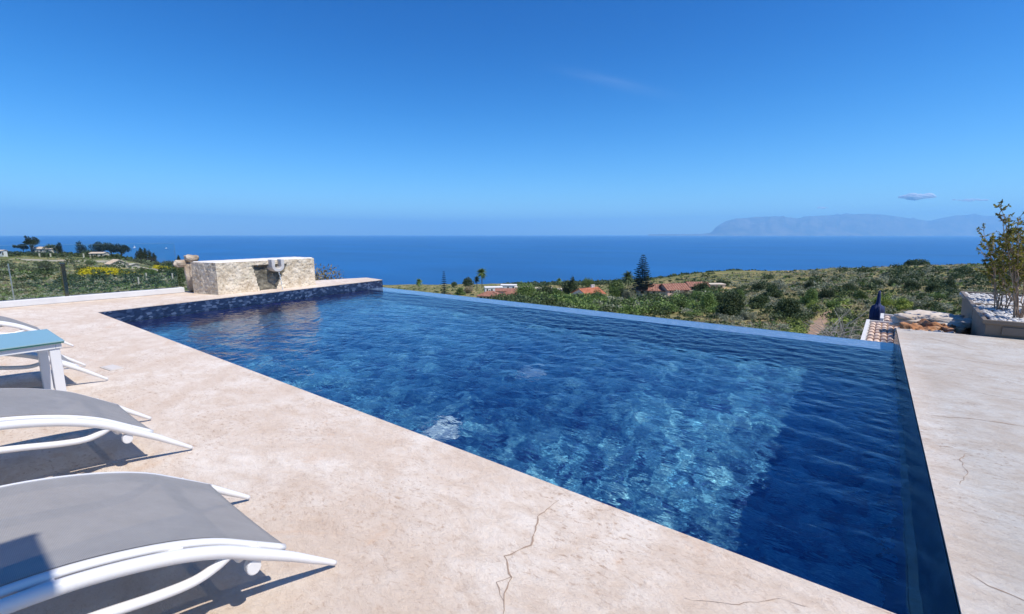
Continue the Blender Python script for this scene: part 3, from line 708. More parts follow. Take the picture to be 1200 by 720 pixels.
def ico():
    t = (1+5**.5)/2; v = np.array([(-1,t,0),(1,t,0),(-1,-t,0),(1,-t,0),(0,-1,t),(0,1,t),(0,-1,-t),(0,1,-t),(t,0,-1),(t,0,1),(-t,0,-1),(-t,0,1)])/math.hypot(1, t)
    f = np.array([(0,11,5),(0,5,1),(0,1,7),(0,7,10),(0,10,11),(1,5,9),(5,11,4),(11,10,2),(10,7,6),(7,1,8),(3,9,4),(3,4,2),(3,2,6),(3,6,8),(3,8,9),(4,9,5),(2,4,11),(6,2,10),(8,6,7),(9,8,1)])
    return v, f
def ico2():
    v, f = ico(); V = list(map(tuple, v)); mp = {}; F = []
    def mid(a, b_):
        k = (min(a, b_), max(a, b_))
        if k not in mp:
            p = np.array(V[a])+np.array(V[b_]); p /= np.linalg.norm(p); mp[k] = len(V); V.append(tuple(p))
        return mp[k]
    for a, b_, c in f:
        ab, bc, ca = mid(a, b_), mid(b_, c), mid(c, a); F += [(a, ab, ca), (ab, b_, bc), (ca, bc, c), (ab, bc, ca)]
    return np.array(V), np.array(F)
def pebbles(name, n, sampler, size, mat, seed):
    rg_ = np.random.default_rng(seed); v, f = ico2(); VV = []; FF = []
    for k in range(n):
        p = sampler(rg_); s = size*rg_.uniform(.6, 1.4)*np.array([1, rg_.uniform(.5, .9), rg_.uniform(.35, .7)])
        A_ = np.array(Matrix.Rotation(rg_.uniform(0, 6.28), 3, 'Z') @ Matrix.Rotation(rg_.normal(0, .4), 3, 'X'))
        VV.append((v*s)@A_.T+p); FF.append(f+k*len(v))
    return mesh_np(name, np.concatenate(VV), np.concatenate(FF), mat, smooth=True)
tag(pebbles('pebbles', 4200, lambda g: np.array([(1.36+.042*((yy_ := g.uniform(7.72, 11.25))-7.7))+g.random()**1.2*2.4, yy_, .150+.03*g.random()+(.0 if yy_ < 9.4 else .0)]), .026, M['pebble'], 5), kind='stuff')
def potted_shrub(px, y, top, lean, nst, seed, label, leafn=1.0):
    rnd = random.Random(seed); t = tag(empty('potted_shrub', (px, y, .14)), label, 'shrub', 'leafy shrubs in the planters')
    sb = MB(); LV = []; LFc = []
    def leaf(p, d, L):
        side = d.cross(Vector((rnd.gauss(0, 1), rnd.gauss(0, 1), rnd.gauss(0, 1)))).normalized()*L*.24; k = len(LV)
        LV.extend([p, p+d*L*.45+side, p+d*L, p+d*L*.45-side]); LFc.append((k, k+1, k+2, k+3))
    for s in range(nst):
        a = rnd.uniform(0, 6.28); r0 = rnd.uniform(0, .07); hgt = top*rnd.uniform(.60, 1.0); sp = rnd.uniform(.08, .38)
        dirv = Vector((math.cos(a)*sp+lean[0], math.sin(a)*sp+lean[1], 0)); p = Vector((r0*math.cos(a), r0*math.sin(a), 0)); pts = []
        for k in range(13):
            t_ = k/12; pts.append(p+dirv*(t_**1.3)+Vector((rnd.gauss(0, .008), rnd.gauss(0, .008), hgt*t_)))
        sb.tube(pts, [.0062*(1-.75*k/12)+.001 for k in range(13)], 5)
        for k in range(3, 13):
            for q in range(rnd.choice((1, 1, 2)) if k > 4 else 1):
                if k < 6 and rnd.random() < .6: continue
                base_ = pts[k]; dd = Vector((rnd.gauss(0, 1), rnd.gauss(0, 1), rnd.uniform(.5, 1.6))).normalized(); L = rnd.uniform(.08, .24)*(1.1-.4*k/12)
                tw = [base_, base_+dd*L*.5+Vector((0, 0, .01)), base_+dd*L]; sb.tube(tw, [.0035, .0025, .0012], 4)
                for z_ in range(int(rnd.randint(16, 30)*leafn)):
                    u = rnd.uniform(.2, 1.0); pp_ = base_+dd*L*u
                    ld = (dd*.5+Vector((rnd.gauss(0, .7), rnd.gauss(0, .7), rnd.gauss(.1, .6)))).normalized(); leaf(pp_, ld, rnd.uniform(.022, .046))
    sb.build('stems', M['stem'], t)
    mesh_np('foliage', np.array([tuple(v) for v in LV]), np.array(LFc), M['leaf_bamboo'], t)
potted_shrub(1.66, 8.15, 1.42, (-.06, -.05), 12, 11, 'leafy shrub with a bare twiggy base at the front of the near planter')
potted_shrub(1.62, 8.95, 1.15, (-.06, .0), 10, 12, 'airy shrub leaning left over the pebbles in the near planter')
potted_shrub(2.05, 9.05, 1.35, (.0, .0), 10, 13, 'shrub behind the front one, cut off by the right edge of the photo')
potted_shrub(1.95, 10.2, 1.25, (-.1, .0), 9, 14, 'shrub growing in the far planter behind the others')
# ------------------------------------------------------------------ rocks, tiled roof and folded parasol beyond the deck
for k, (x, y, z, s, mt, sd_, lab) in enumerate([
    (.80, 8.62, -.25, (.20, .24, .17), 'rock_red', 21, 'rust red rock with pale veins nearest the pool corner'),
    (1.04, 8.85, -.27, (.22, .26, .19), 'rock_red', 22, 'rust red rock in the middle of the heap beside the planter'),
    (1.12, 9.75, -.20, (.50, .34, .13), 'rock_pale', 23, 'large flat pale slab lying behind the red rocks'),
    (.80, 9.25, -.30, (.17, .22, .13), 'rock_pale', 24, 'small pale rock next to the tiled roof'),
    (.70, 8.12, -.22, (.12, .16, .12), 'rock_pale', 25, 'pinkish rock tucked against the deck corner'),
    (.95, 8.12, -.21, (.18, .16, .13), 'rock_pale', 27, 'pale rounded rock in front of the red rocks'),
    (1.19, 8.15, -.28, (.12, .16, .14), 'rubber', 26, 'dark grey rock in the shade of the planter')]):
    tag(boulder('rock', (x, y, z), s, M[mt], sd_, 26, .6), lab, 'rock', 'rocks between the deck and the tiled roof')
b = MB(); b.prism([(.35, 7.72), (1.5, 7.92), (4.5, 7.95), (4.6, 12), (.45, 11.0)], -1.4, -.42); tag(b.build('rocky_bank', M['soil']), kind='structure')
def tile_roof_patch(x0, x1, y0, y1, z0, z1, label, skew=.04):
    t = tag(empty('tiled_roof', (x0, y0, z0)), label, 'roof', 'pale tiled roofs beyond the pool corner'); b = MB(); w_ = .082; n = int((x1-x0)/w_)
    L = y1-y0; rows = max(2, int(L/.3)); V = []; F = []
    seg = 8
    for r0 in range(rows):
        ya = L*r0/rows; yb = L*(r0+1)/rows+.03
        for c in range(n):
            k = len(V)
            for (yy2, dz2) in ((ya, .022), (yb, 0)):
                zz2 = (z1-z0)*(yy2/L)
                for s in range(seg+1):
                    g = math.pi*s/seg; V.append((c*w_+w_*.5-math.cos(g)*w_*.48+skew*yy2, yy2, zz2+dz2+math.sin(g)*.032))
            F += [(k+s, k+s+1, k+seg+1+s+1, k+seg+1+s) for s in range(seg)]+[tuple(range(k, k+seg+1))]
    b.add(V, F); b.build('tiles', M['roof_pale'], t, smooth=False)
    b = MB(); k = n*w_
    b.add([(-.06, 0, -.12), (k, 0, -.12), (k+skew*L, L, z1-z0-.12), (skew*L-.06, L, z1-z0-.12), (-.06, 0, .0), (k, 0, .0), (k+skew*L, L, z1-z0), (skew*L-.06, L, z1-z0)],
          [(0,3,2,1),(4,5,6,7),(0,1,5,4),(1,2,6,5),(2,3,7,6),(3,0,4,7)]); b.build('slab', M['wall_white'], t)
    b = MB(); b.add([(-.065, -.01, .001), (-.015, -.01, .001), (skew*L-.015, L, z1-z0+.001), (skew*L-.065, L, z1-z0+.001), (-.065, -.01, .075), (-.015, -.01, .075), (skew*L-.015, L, z1-z0+.075), (skew*L-.065, L, z1-z0+.075)],
          [(0,3,2,1),(4,5,6,7),(0,1,5,4),(1,2,6,5),(2,3,7,6),(3,0,4,7)]); b.build('verge', M['white_wall'], t)
    b = MB(); b.add([(skew*L-.065, L+.002, z1-z0+.0), (k+skew*L, L+.002, z1-z0), (k+skew*L, L+.05, z1-z0), (skew*L-.065, L+.05, z1-z0), (skew*L-.065, L+.002, z1-z0+.06), (k+skew*L, L+.002, z1-z0+.06), (k+skew*L, L+.05, z1-z0+.06), (skew*L-.065, L+.05, z1-z0+.06)],
          [(0,3,2,1),(4,5,6,7),(0,1,5,4),(1,2,6,5),(2,3,7,6),(3,0,4,7)]); b.build('ridge', M['white_wall'], t)
    return t
tile_roof_patch(.20, .75, 8.25, 10.75, -.42, -.45, 'pale tiled roof with a white verge just beyond the pool corner')
tile_roof_patch(.50, 1.2, 10.85, 11.7, -.42, -.44, 'second pale tiled roof stepping back behind the first')
um = tag(empty('folded_parasol', (.44, 12.6, -1.8)), 'folded navy blue parasol standing upright behind the tiled roof', 'parasol')
b = MB(); b.tube([(0, 0, 0), (0, 0, 1.79)], .012, 10); b.build('pole', M['rope'], um, smooth=True)
b = MB(); V = []; n = 24; zs = [(1.12, .100), (1.20, .115), (1.36, .112), (1.46, .095), (1.495, .045), (1.55, .034), (1.70, .028), (1.80, .016)]
for z, r0 in zs:
    for k in range(n): q = r0*(1+.22*math.cos(8*2*math.pi*k/n+z*3)); V.append((q*math.cos(2*math.pi*k/n), q*math.sin(2*math.pi*k/n), z))
F = [(i*n+k, i*n+(k+1) % n, (i+1)*n+(k+1) % n, (i+1)*n+k) for i in range(len(zs)-1) for k in range(n)]+[tuple(range(n-1, -1, -1)), tuple(range((len(zs)-1)*n, len(zs)*n))]
b.add(V, F); b.build('canopy', M['navy'], um, smooth=True)
# ------------------------------------------------------------------ vegetation
def leaf_cloud(rg_, centres, radii, n, size, squash=(1, 1, 1), bias=.0):
    """n leaf faces on and inside the given clumps"""
    w_ = radii**2; ci = rg_.choice(len(centres), n, p=w_/w_.sum())
    d = rg_.normal(size=(n, 3)); d /= np.linalg.norm(d, axis=1)[:, None]
    rr_ = radii[ci]*(rg_.random(n)**.35)*rg_.uniform(.85, 1.12, n)
    P = centres[ci]+d*rr_[:, None]*np.array(squash)
    a = rg_.normal(size=(n, 3))+d*.7; a /= np.linalg.norm(a, axis=1)[:, None]; c = np.cross(a, rg_.normal(size=(n, 3))); c /= np.linalg.norm(c, axis=1)[:, None]
    e_ = np.cross(a, c); s = size*rg_.uniform(.6, 1.4, n)[:, None]
    V = np.stack([P-c*s, P-e_*s*.55, P+c*s, P+e_*s*.55], 1).reshape(-1, 3); F = np.arange(4*n).reshape(n, 4)
    return V, F
def clumps(rg_, n, rx, ry, rz, r0, shell=.7):
    d = rg_.normal(size=(n, 3)); d /= np.linalg.norm(d, axis=1)[:, None]; d[:, 2] = np.abs(d[:, 2])*1.0-.25*(rg_.random(n))
    q = rg_.uniform(shell*.4, 1, n)[:, None]; c = d*q*np.array([rx, ry, rz]); return c, r0*rg_.uniform(.6, 1.3, n)
def make_bush(mat, seed, n=2600, leaf=.055, ragged=.3):
    """unit bush: about 2 wide, 1.5 high, base at 0"""
    rg_ = np.random.default_rng(seed); c, r0 = clumps(rg_, 34, .72, .72, .95, ragged); c[:, 2] = np.abs(c[:, 2])+.22
    t = empty('bush'); V, F = leaf_cloud(rg_, c, r0, n, leaf); V[:, 2] = np.maximum(V[:, 2], .01)
    mesh_np('foliage', V, F, M[mat], t)
    b = MB()
    for k in range(7):
        p = c[k]; b.tube([(p[0]*.08, p[1]*.08, -.1), (p[0]*.4, p[1]*.4, p[2]*.5), tuple(p)], [.05, .03, .012], 5)
    b.build('stems', M['bark'], t); return t
protos = {}
for mt in ('leaf_dark', 'leaf_mid', 'leaf_yellow', 'leaf_grey', 'leaf_dry'):
    protos[mt] = [make_bush(mt, hash_ , 5200, .050) for hash_ in ({'leaf_dark': (1, 2, 3), 'leaf_mid': (4, 5), 'leaf_yellow': (6, 7), 'leaf_grey': (8, 9), 'leaf_dry': (10, 14)}[mt])]
used = set(); cnt = 0
def bush(px, f, wid, hgt, mt, label, group, sink=.05):
    global cnt
    pr = protos[mt][cnt % len(protos[mt])]; cnt += 1
    o = pr if pr.name not in used else copy_tree(pr); used.add(pr.name)
    g = ground_at(px, f); o.location = g-Vector((0, 0, sink*hgt)); o.rotation_euler.z = cnt*2.4; o.scale = (wid/2, wid/2*random.uniform(.9, 1.1), hgt/1.35)
    tag(o, label, 'bush', group); return o
def f_for(px, py):
    """distance at which the ground shows at this pixel"""
    fs = np.geomspace(12, 900, 400); x, y = world_at(px, fs); z = terrain_z(x, y)
    t = (EYE-z)/fs; yy_ = np.array([360-FPX*(math.sin(PITCH)-a*math.cos(PITCH))/(math.cos(PITCH)+a*math.sin(PITCH)) for a in t])
    ok = np.where(yy_ <= py)[0]; return float(fs[ok[0]]) if len(ok) else 300.0
SZ = {'s': 'small', 'm': 'medium sized', 'l': 'large'}
# px, foot py, width px, height px, material
right = [(865,372,46,37,'leaf_dark','large dark olive bush just above the pool edge, right of the tiled houses'),
 (897,362,34,24,'leaf_dark','dark bush up and right of the large olive bush'),(935,374,36,42,'leaf_dark','tall dark green bush close to the start of the red soil track'),
 (912,350,30,20,'leaf_dark','dark rounded bush behind the gap between the two tallest pool edge bushes'),(958,358,24,22,'leaf_mid','green bush beside the top of the red soil track'),
 (978,350,24,18,'leaf_dark','dark bush behind the red soil track'),(955,340,17,13,'leaf_dark','small dark bush in the grey scrub above the track'),
 (1003,342,20,14,'leaf_dark','small dark bush on the slope left of the parasol'),(1033,338,20,16,'leaf_dark','round dark bush right above the folded parasol'),
 (1055,336,16,10,'leaf_dark','low dark bush between two rounder ones above the parasol'),(1078,341,24,18,'leaf_dark','dark round bush above the rock heap'),
 (1104,342,24,17,'leaf_dark','dark bush left of the planter on the slope'),(1122,340,20,18,'leaf_dark','dark bush just left of the planter shrubs'),
 (850,336,18,12,'leaf_dark','small dark bush on the bare slope above the houses'),(893,341,24,14,'leaf_dark','low dark bush in the scrub over the large olive bush'),
 (908,327,9,6,'leaf_dark','tiny dark bush near the skyline of the bare slope'),(1046,360,26,20,'leaf_yellow','bright green bush right of the folded parasol'),
 (1072,364,30,18,'leaf_yellow','bright green bush behind the flat slab of rock'),(962,366,20,16,'leaf_yellow','yellow green bush at the left side of the track'),
 (985,362,24,14,'leaf_mid','low green bush right of the track'),(835,366,30,26,'leaf_mid','green bush left of the large olive bush'),
 (822,358,26,22,'leaf_mid','green bush beside the right hand tiled house'),(885,375,22,14,'leaf_grey','grey green bush at the foot of the large olive bush'),
 (1000,372,26,16,'leaf_grey','grey scrubby bush left of the parasol'),(1092,362,24,12,'leaf_grey','grey bush left of the planter corner'),
 (1110,352,22,10,'leaf_mid','low green bush near the planter corner'),(1018,352,20,12,'leaf_mid','small green bush left above the parasol'),
 (828,344,30,16,'leaf_dark','dark bush over the brown roofed house'),(872,352,20,14,'leaf_mid','green bush just behind the large olive bush'),
 (800,362,30,16,'leaf_mid','green bush in front of the right hand tiled house'),(775,360,26,14,'leaf_dark','dark hedge like bush in front of the brown roofed house'),
 (745,360,30,14,'leaf_mid','green bush below the tall layered pine'),(700,360,34,16,'leaf_mid','wide green bush in front of the red roofed house'),
 (680,358,32,20,'leaf_mid','tall green bush left of the red roofed house gable'),(655,356,34,20,'leaf_mid','green bush in the middle of the pool edge hedge'),
 (630,354,34,20,'leaf_dark','dark green bush right of the terracotta roofs'),(612,352,24,16,'leaf_mid','green bush touching the terracotta roofs'),
 (722,350,18,20,'leaf_mid','light green round bush right of the red roof'),(740,352,22,16,'leaf_grey','greyish bush under the spiky palm'),
 (548,344,16,12,'leaf_dry','dry brown bush left of the tall palm'),(538,346,16,10,'leaf_mid','green bush left of the dry brown bush'),
 (525,349,12,8,'leaf_dry','small dry bush by the slender pine foot'),(790,340,22,12,'leaf_dry','pale dry bush above the brown roof'),
 (812,352,30,14,'leaf_dry','dry blossom coloured bush in front of the right hand roof')]
for px, py, wp, hp, mt, lab in right:
    py2 = py; f = f_for(px, py2); k = f/541.0
    bush(px, f, wp*k, hp*k, mt, lab, 'bushes on the slope below the pool')
# mound of scrub just behind the fountain
gx, gy = -11.25, 7.2
o = make_bush('leaf_dry', 77, 22000, .020, .34); o.location = (-13.6, 7.6, -2.6); o.scale = (1.75, 1.6, 2.85/1.35); tag(o, 'grey green scrub mound rising behind the right end of the fountain', 'bush')
# scattered scrub: one object per look
def scatter(name, mt, boxes, n, size, seed, squash=.6, per=7, fs=.42):
    rg_ = np.random.default_rng(seed); cs = []; rs_ = []
    for (p0, p1, f0, f1, wgt) in boxes:
        m_ = int(n*wgt); px = rg_.uniform(p0, p1, m_*2); f = np.exp(rg_.uniform(math.log(f0), math.log(f1), m_*2))
        x, y = world_at(px, f); keep = (fbm(x/22+seed, y/22, 3) > -.15) & ~((px < 230) & (np.abs(f-np.interp(px, [-60, 20, 60, 110, 160, 225], [290, 285, 275, 262, 240, 205])) < 15)) & ~((px > 930) & (px < 995) & (f < 66) & (np.abs(px-np.interp(f, [22, 28, 38, 52, 64], [940, 958, 968, 975, 985])) < 11))
        x, y, f = x[keep][:m_], y[keep][:m_], f[keep][:m_]
        z = terrain_z(x, y); r0 = size*np.clip(f/70, .5, 2.2)*rg_.uniform(.5, 1.5, len(x)); cs.append(np.stack([x, y, z+r0*.25], -1)); rs_.append(r0)
    cs = np.concatenate(cs); rs_ = np.concatenate(rs_); q = np.repeat(np.arange(len(cs)), per); m_ = len(q)
    d = rg_.normal(size=(m_, 3)); d /= np.linalg.norm(d, axis=1)[:, None]; d[:, 2] = np.abs(d[:, 2])*squash
    P = cs[q]+d*(rs_[q]*rg_.uniform(.4, 1, m_))[:, None]
    a = rg_.normal(size=(m_, 3)); a /= np.linalg.norm(a, axis=1)[:, None]; c = np.cross(a, rg_.normal(size=(m_, 3))); c /= np.linalg.norm(c, axis=1)[:, None]
    s = (rs_[q]*fs*rg_.uniform(.5, 1.3, m_))[:, None]
    V = np.stack([P-a*s, P-c*s*.6, P+a*s, P+c*s*.6], 1).reshape(-1, 3)
    return tag(mesh_np(name, V, np.arange(4*m_).reshape(m_, 4), M[mt]), kind='stuff')
RB = (800, 1260, 16, 330); LB = (-120, 260, 20, 330); CB = (380, 840, 60, 900)
scatter('scrub', 'leaf_grey', [(*RB, .6), (*LB, .32), (*CB, .08)], 22000, .27, 1, per=9)
scatter('low_shrubs', 'leaf_mid', [(*RB, .3), (*LB, .17), (*CB, .4)], 7000, .42, 2, per=10)
scatter('dry_grass', 'leaf_dry', [(*RB, .65), (*LB, .25), (*CB, .1)], 15000, .26, 3, per=8)
scatter('dark_scrub', 'leaf_dark', [(*RB, .3), (*LB, .14), (*CB, .45)], 4000, .5, 4, per=12)
scatter('coastal_woods', 'leaf_dark', [(590, 900, 500, 1000, .8), (100, 225, 330, 600, .2)], 1500, 1.4, 5, per=14)
scatter('roadside_hedge', 'leaf_dark', [(-60, 60, 330, 420, .4), (60, 170, 330, 420, .4), (170, 215, 300, 380, .2)], 800, 1.1, 6, per=14)
def patch(name, mt, px0, px1, f0, f1, n, size, seed, per=8):
    rg_ = np.random.default_rng(seed); px = rg_.uniform(px0, px1, n); f = rg_.uniform(f0, f1, n); x, y = world_at(px, f); keep = fbm(x/7+seed, y/7, 3) > -.45
    x, y = x[keep], y[keep]; z = terrain_z(x, y); q = np.repeat(np.arange(len(x)), per); m_ = len(q)
    P = np.stack([x[q], y[q], z[q]+.4*size], -1)+rg_.normal(size=(m_, 3))*size*np.array([1, 1, .4])
    a = rg_.normal(size=(m_, 3)); a /= np.linalg.norm(a, axis=1)[:, None]; c = np.cross(a, rg_.normal(size=(m_, 3))); c /= np.linalg.norm(c, axis=1)[:, None]; s = size*.5
    V = np.stack([P-a*s, P-c*s*.7, P+a*s, P+c*s*.7], 1).reshape(-1, 3); return tag(mesh_np(name, V, np.arange(4*m_).reshape(m_, 4), M[mt]), kind='stuff')
scatter('shrubbery', 'leaf_mid', [(585, 700, 95, 150, .5), (690, 860, 70, 130, .5)], 130, 1.15, 12, 1.0, 190, .13)
scatter('shrubbery', 'leaf_dark', [(520, 640, 120, 160, .3), (600, 860, 75, 150, .7)], 190, 1.2, 13, 1.0, 190, .13)
scatter('shrubbery', 'leaf_grey', [(600, 860, 75, 150, 1)], 80, .9, 15, 1.0, 160, .13)
scatter('thickets', 'leaf_dark', [(870, 1200, 40, 240, .75), (-60, 210, 60, 240, .25)], 170, 1.05, 21, .9, 170, .13)
scatter('thickets', 'leaf_grey', [(840, 1200, 30, 240, 1)], 170, .8, 22, .8, 150, .13)
patch('yellow_flowers', 'flower', 90, 128, 128, 175, 3600, .60, 1, 9); patch('yellow_flowers', 'flower', 126, 162, 135, 150, 700, .45, 2, 8)
patch('yellow_flowers', 'flower', 177, 199, 250, 330, 1500, .8, 3, 9)
patch('bright_herbs', 'leaf_yellow', 938, 950, 24, 60, 420, .22, 4, 9); patch('bright_herbs', 'leaf_yellow', 986, 1004, 45, 110, 400, .30, 6, 9)
# ---- trees
def tree(name, px, f, hgt, crown, mt, label, cat='tree', group=None, trunk=.35, n=2400, leaf=.03, seed=1, nc=22, cw=.3, base=.25, r0=.2, flatten=1, gpos=None, lean=0):
    """crown: half width as share of height; base: crown start share"""
    rg_ = np.random.default_rng(seed); g = gpos or ground_at(px, f); t = tag(empty(name, g), label, cat, group)
    zc = (base+1)/2; c, rad_ = clumps(rg_, nc, cw, cw, (1-base)/2*flatten, r0)
    d = rg_.normal(size=(nc, 3)); d /= np.linalg.norm(d, axis=1)[:, None]; c = d*rg_.uniform(.3, 1, nc)[:, None]*np.array([cw-r0*.5, cw-r0*.5, (1-base)/2-r0*.4])
    c[:, 2] += zc; c[:, 0] += lean*c[:, 2]; V, F = leaf_cloud(rg_, c*hgt, rad_*hgt, n, leaf*hgt); mesh_np('crown', V, F, M[mt], t)
    b = MB(); tw = trunk*hgt*.06; b.tube([(0, 0, -.5), (tw*.3, 0, base*hgt*.6), (lean*hgt*.5, 0, zc*hgt)], [tw*1.3, tw, tw*.5], 8)
    for k in range(6): b.tube([(0, 0, base*hgt*.75), tuple(c[k]*hgt)], [tw*.6, tw*.15], 5)
    b.build('trunk', M['bark'], t); return t
def cypress(px, f, hgt, wid, label, group=None, seed=1, mt='leaf_cypress'):
    rg_ = np.random.default_rng(seed); g = ground_at(px, f); t = tag(empty('cypress_tree', g), label, 'tree', group)
    zz_ = np.linspace(.06, .97, 16); c = np.stack([rg_.normal(0, .05, 16)*wid, rg_.normal(0, .05, 16)*wid, zz_*hgt], -1)
    rad_ = wid*.5*np.clip(np.sin(np.pi*np.clip(zz_*.85+.12, 0, 1))**.7, .12, 1)*rg_.uniform(.8, 1.1, 16)
    V, F = leaf_cloud(rg_, c, rad_, 1500, .055*hgt*.5, (1, 1, 1.1)); mesh_np('crown', V, F, M[mt], t)
    b = MB(); b.tube([(0, 0, -.4), (0, 0, hgt*.6)], [wid*.08, wid*.03], 6); b.build('trunk', M['bark'], t); return t
def palm(px, f, hgt, rc, label, group=None, seed=1, fan=False):
    rnd = random.Random(seed); g = ground_at(px, f); t = tag(empty('palm_tree', g), label, 'palm tree', group)
    b = MB(); b.tube([(0, 0, -.4), (.1, .05, hgt*.5), (0, 0, hgt-rc*.4)], [.28, .20, .22], 8); b.build('trunk', M['bark'], t)
    V = []; F = []
    for k in range(90):
        a = rnd.uniform(0, 6.28); el = rnd.uniform(-1.1, 1.35); L = rc*rnd.uniform(.75, 1.1); p0 = Vector((0, 0, hgt-rc*.35)); dr = Vector((math.cos(a)*math.cos(el), math.sin(a)*math.cos(el), math.sin(el))); sd_ = Vector((-math.sin(a), math.cos(a), 0))
        pr = p0
        for s in range(1, 7):
            q = p0+dr*L*s/6+Vector((0, 0, -.35*L*(s/6)**2)); wq = L*.20*math.sin(math.pi*min(1, s/6+.08))+.02
            for sg in (1, -1):
                i = len(V); V += [pr, q, q+sd_*sg*wq+Vector((0, 0, -wq*.5))]; F.append((i, i+1, i+2))
            pr = q
    mesh_np('crown', np.array([tuple(v) for v in V]), np.array(F), M['leaf_mid' if not fan else 'leaf_dark'], t); return t
def layered_pine(px, f, hgt, wid, label, seed=1, tiers=15, group=None):
    rnd = random.Random(seed); g = ground_at(px, f); t = tag(empty('layered_pine_tree', g), label, 'tree', group)
    b = MB(); b.tube([(0, 0, -.5), (0, 0, hgt)], [.32, .04], 8); b.build('trunk', M['bark'], t); V = []; F = []
    for k in range(tiers):
        u = k/(tiers-1); z = hgt*(.10+.87*u); L = wid*.5*(1-u)**.85*rnd.uniform(.85, 1.1)+.25; nb = 7 if u < .8 else 5; a0 = rnd.random()*6
        for j in range(nb):
            a = a0+6.283*j/nb+rnd.gauss(0, .12); dr = Vector((math.cos(a), math.sin(a), .10)); sd_ = Vector((-math.sin(a), math.cos(a), 0)); l_ = L*rnd.uniform(.8, 1.08)
            for s in range(1, 14):
                t_ = s/13; p = Vector((0, 0, z))+dr*l_*t_+Vector((0, 0, .14*l_*t_*t_)); wq = .22*l_*math.sin(math.pi*min(1, t_*.8+.12))+.10
                for sg in (1, -1):
                    i = len(V); up_ = Vector((0, 0, rnd.uniform(-.22, .18))); V += [p, p+dr*.25+sd_*sg*wq*1.3+up_, p+dr*.65+sd_*sg*wq*1.2+up_*.6, p+dr*.42]; F.append((i, i+1, i+2, i+3))
    mesh_np('crown', np.array([tuple(v) for v in V]), np.array(F), M['leaf_cypress'], t); return t
def tree_px(px, topy, f): return height_px(px, topy, f)-ground_at(px, f).z
# left skyline
h = tree_px(33, 275, 380)
tree('wind_shaped_pine', 34, 380, h, .5, 'leaf_cypress', 'dark windswept pine with a lopsided crown at the far left skyline', seed=31, cw=.34, base=.36, r0=.10, nc=20, leaf=.022, trunk=.5, lean=.05)
for k in range(1):
    o = tree('windswept_pine_branch', 24, 380, h*.55, .5, 'leaf_cypress', 'low spreading dark tree joined left of the windswept pine', seed=32, cw=.75, base=.55, r0=.16, nc=14, leaf=.04, trunk=.4); o.name = 'spreading_tree'
tree('round_tree', 58, 385, tree_px(58, 287, 385), .5, 'leaf_dark', 'small round dark tree between the pink house and the cypress', seed=33, cw=.6, base=.25, r0=.28, leaf=.05)
cypress(67, 372, tree_px(67, 284, 372), 4.2, 'single dark cypress right of the pink house', seed=1)
cypress(91, 365, tree_px(91, 283, 365), 6.0, 'broad dark cypress, taller of the pair in mid left', seed=2)
cypress(96, 366, tree_px(96, 288, 366), 5.2, 'lower cypress leaning on the taller one in mid left', seed=3)
tree('round_tree', 101, 366, tree_px(101, 293, 366), .5, 'leaf_dark', 'low dark tree at the right foot of the cypress pair', seed=34, cw=.7, base=.1, r0=.3, leaf=.06)
for k, (px, lab) in enumerate([(114, 'stone pine at the left of the wide flat topped crown'), (127, 'middle stone pine of the wide flat topped crown'), (139, 'stone pine at the right of the wide flat topped crown')]):
    tree('umbrella_pine', px, 350+4*k, tree_px(px, 284.5 if k != 2 else 286, 350+4*k), .5, 'leaf_cypress', lab, group='umbrella pines on the left skyline', seed=40+k, cw=.62, base=.36, r0=.16, nc=26, leaf=.03, n=3400, trunk=.5)
for k, (px, ty, wv, lab) in enumerate([(158, 294, 4, 'left end cypress of the dark row'), (162, 290, 3.4, 'tallest cypress, second in the dark row'), (167, 291, 3.8, 'third cypress in the dark row'), (172, 293, 3.8, 'fourth cypress in the dark row'), (177, 296, 3.2, 'right end cypress of the dark row')]):
    cypress(px, 340, tree_px(px, ty, 340), wv, lab, 'row of cypresses on the left skyline', seed=50+k)
cypress(206, 330, tree_px(206, 299, 330), 2.6, 'lone small cypress left of the fountain pillar', seed=61)
tree('round_tree', 198, 330, tree_px(198, 306, 330), .5, 'leaf_dark', 'low dark tree beside the lone small cypress', seed=62, cw=1.2, base=.05, r0=.4, leaf=.08)
tree('olive_tree', 47, 150, tree_px(47, 306, 150), .5, 'leaf_dark', 'dark olive tree in the middle of the left field', seed=63, cw=.5, base=.15, r0=.25, leaf=.05)
tree('olive_tree', 101, 210, tree_px(101, 305, 210), .5, 'leaf_mid', 'green field tree above the yellow flowers', seed=64, cw=1.1, base=.1, r0=.4, leaf=.07)
tree('olive_tree', 201, 120, tree_px(201, 314, 120), .5, 'leaf_dark', 'dark tree beside the track near the fountain pillar', seed=65, cw=.8, base=.1, r0=.35, leaf=.06)
tree('olive_tree', 171, 130, tree_px(171, 316, 130), .5, 'leaf_mid', 'green tree right of the yellow flowers', seed=66, cw=.9, base=.1, r0=.35, leaf=.06)
# middle distance
palm(489, 330, tree_px(489, 328, 330), 3.8, 'squat palm tree left of the slender pine', seed=1)
layered_pine(519, 300, tree_px(519, 318, 300), 4.2, 'slender sparse pine between the squat palm and the tall palm', seed=2, tiers=12)
palm(564, 235, tree_px(564, 316, 235), 3.9, 'tall palm tree in front of the sea', seed=3)
palm(558, 240, tree_px(558, 325, 240), 2.4, 'shorter palm tree touching the left of the tall palm', seed=4, fan=True)
tree('round_tree', 548, 420, tree_px(548, 326, 420), .5, 'leaf_dark', 'dark tree left of the two palms', seed=71, cw=.5, base=.1, r0=.25, leaf=.05)
tree('round_tree', 531, 500, tree_px(531, 330, 500), .5, 'leaf_dark', 'tiny dark tree between the slender pine and the palms', seed=72, cw=.4, base=.1, r0=.25, leaf=.05)
palm(656, 300, tree_px(656, 327, 300), 2.6, 'small pale palm left of the dark conifers', seed=5)
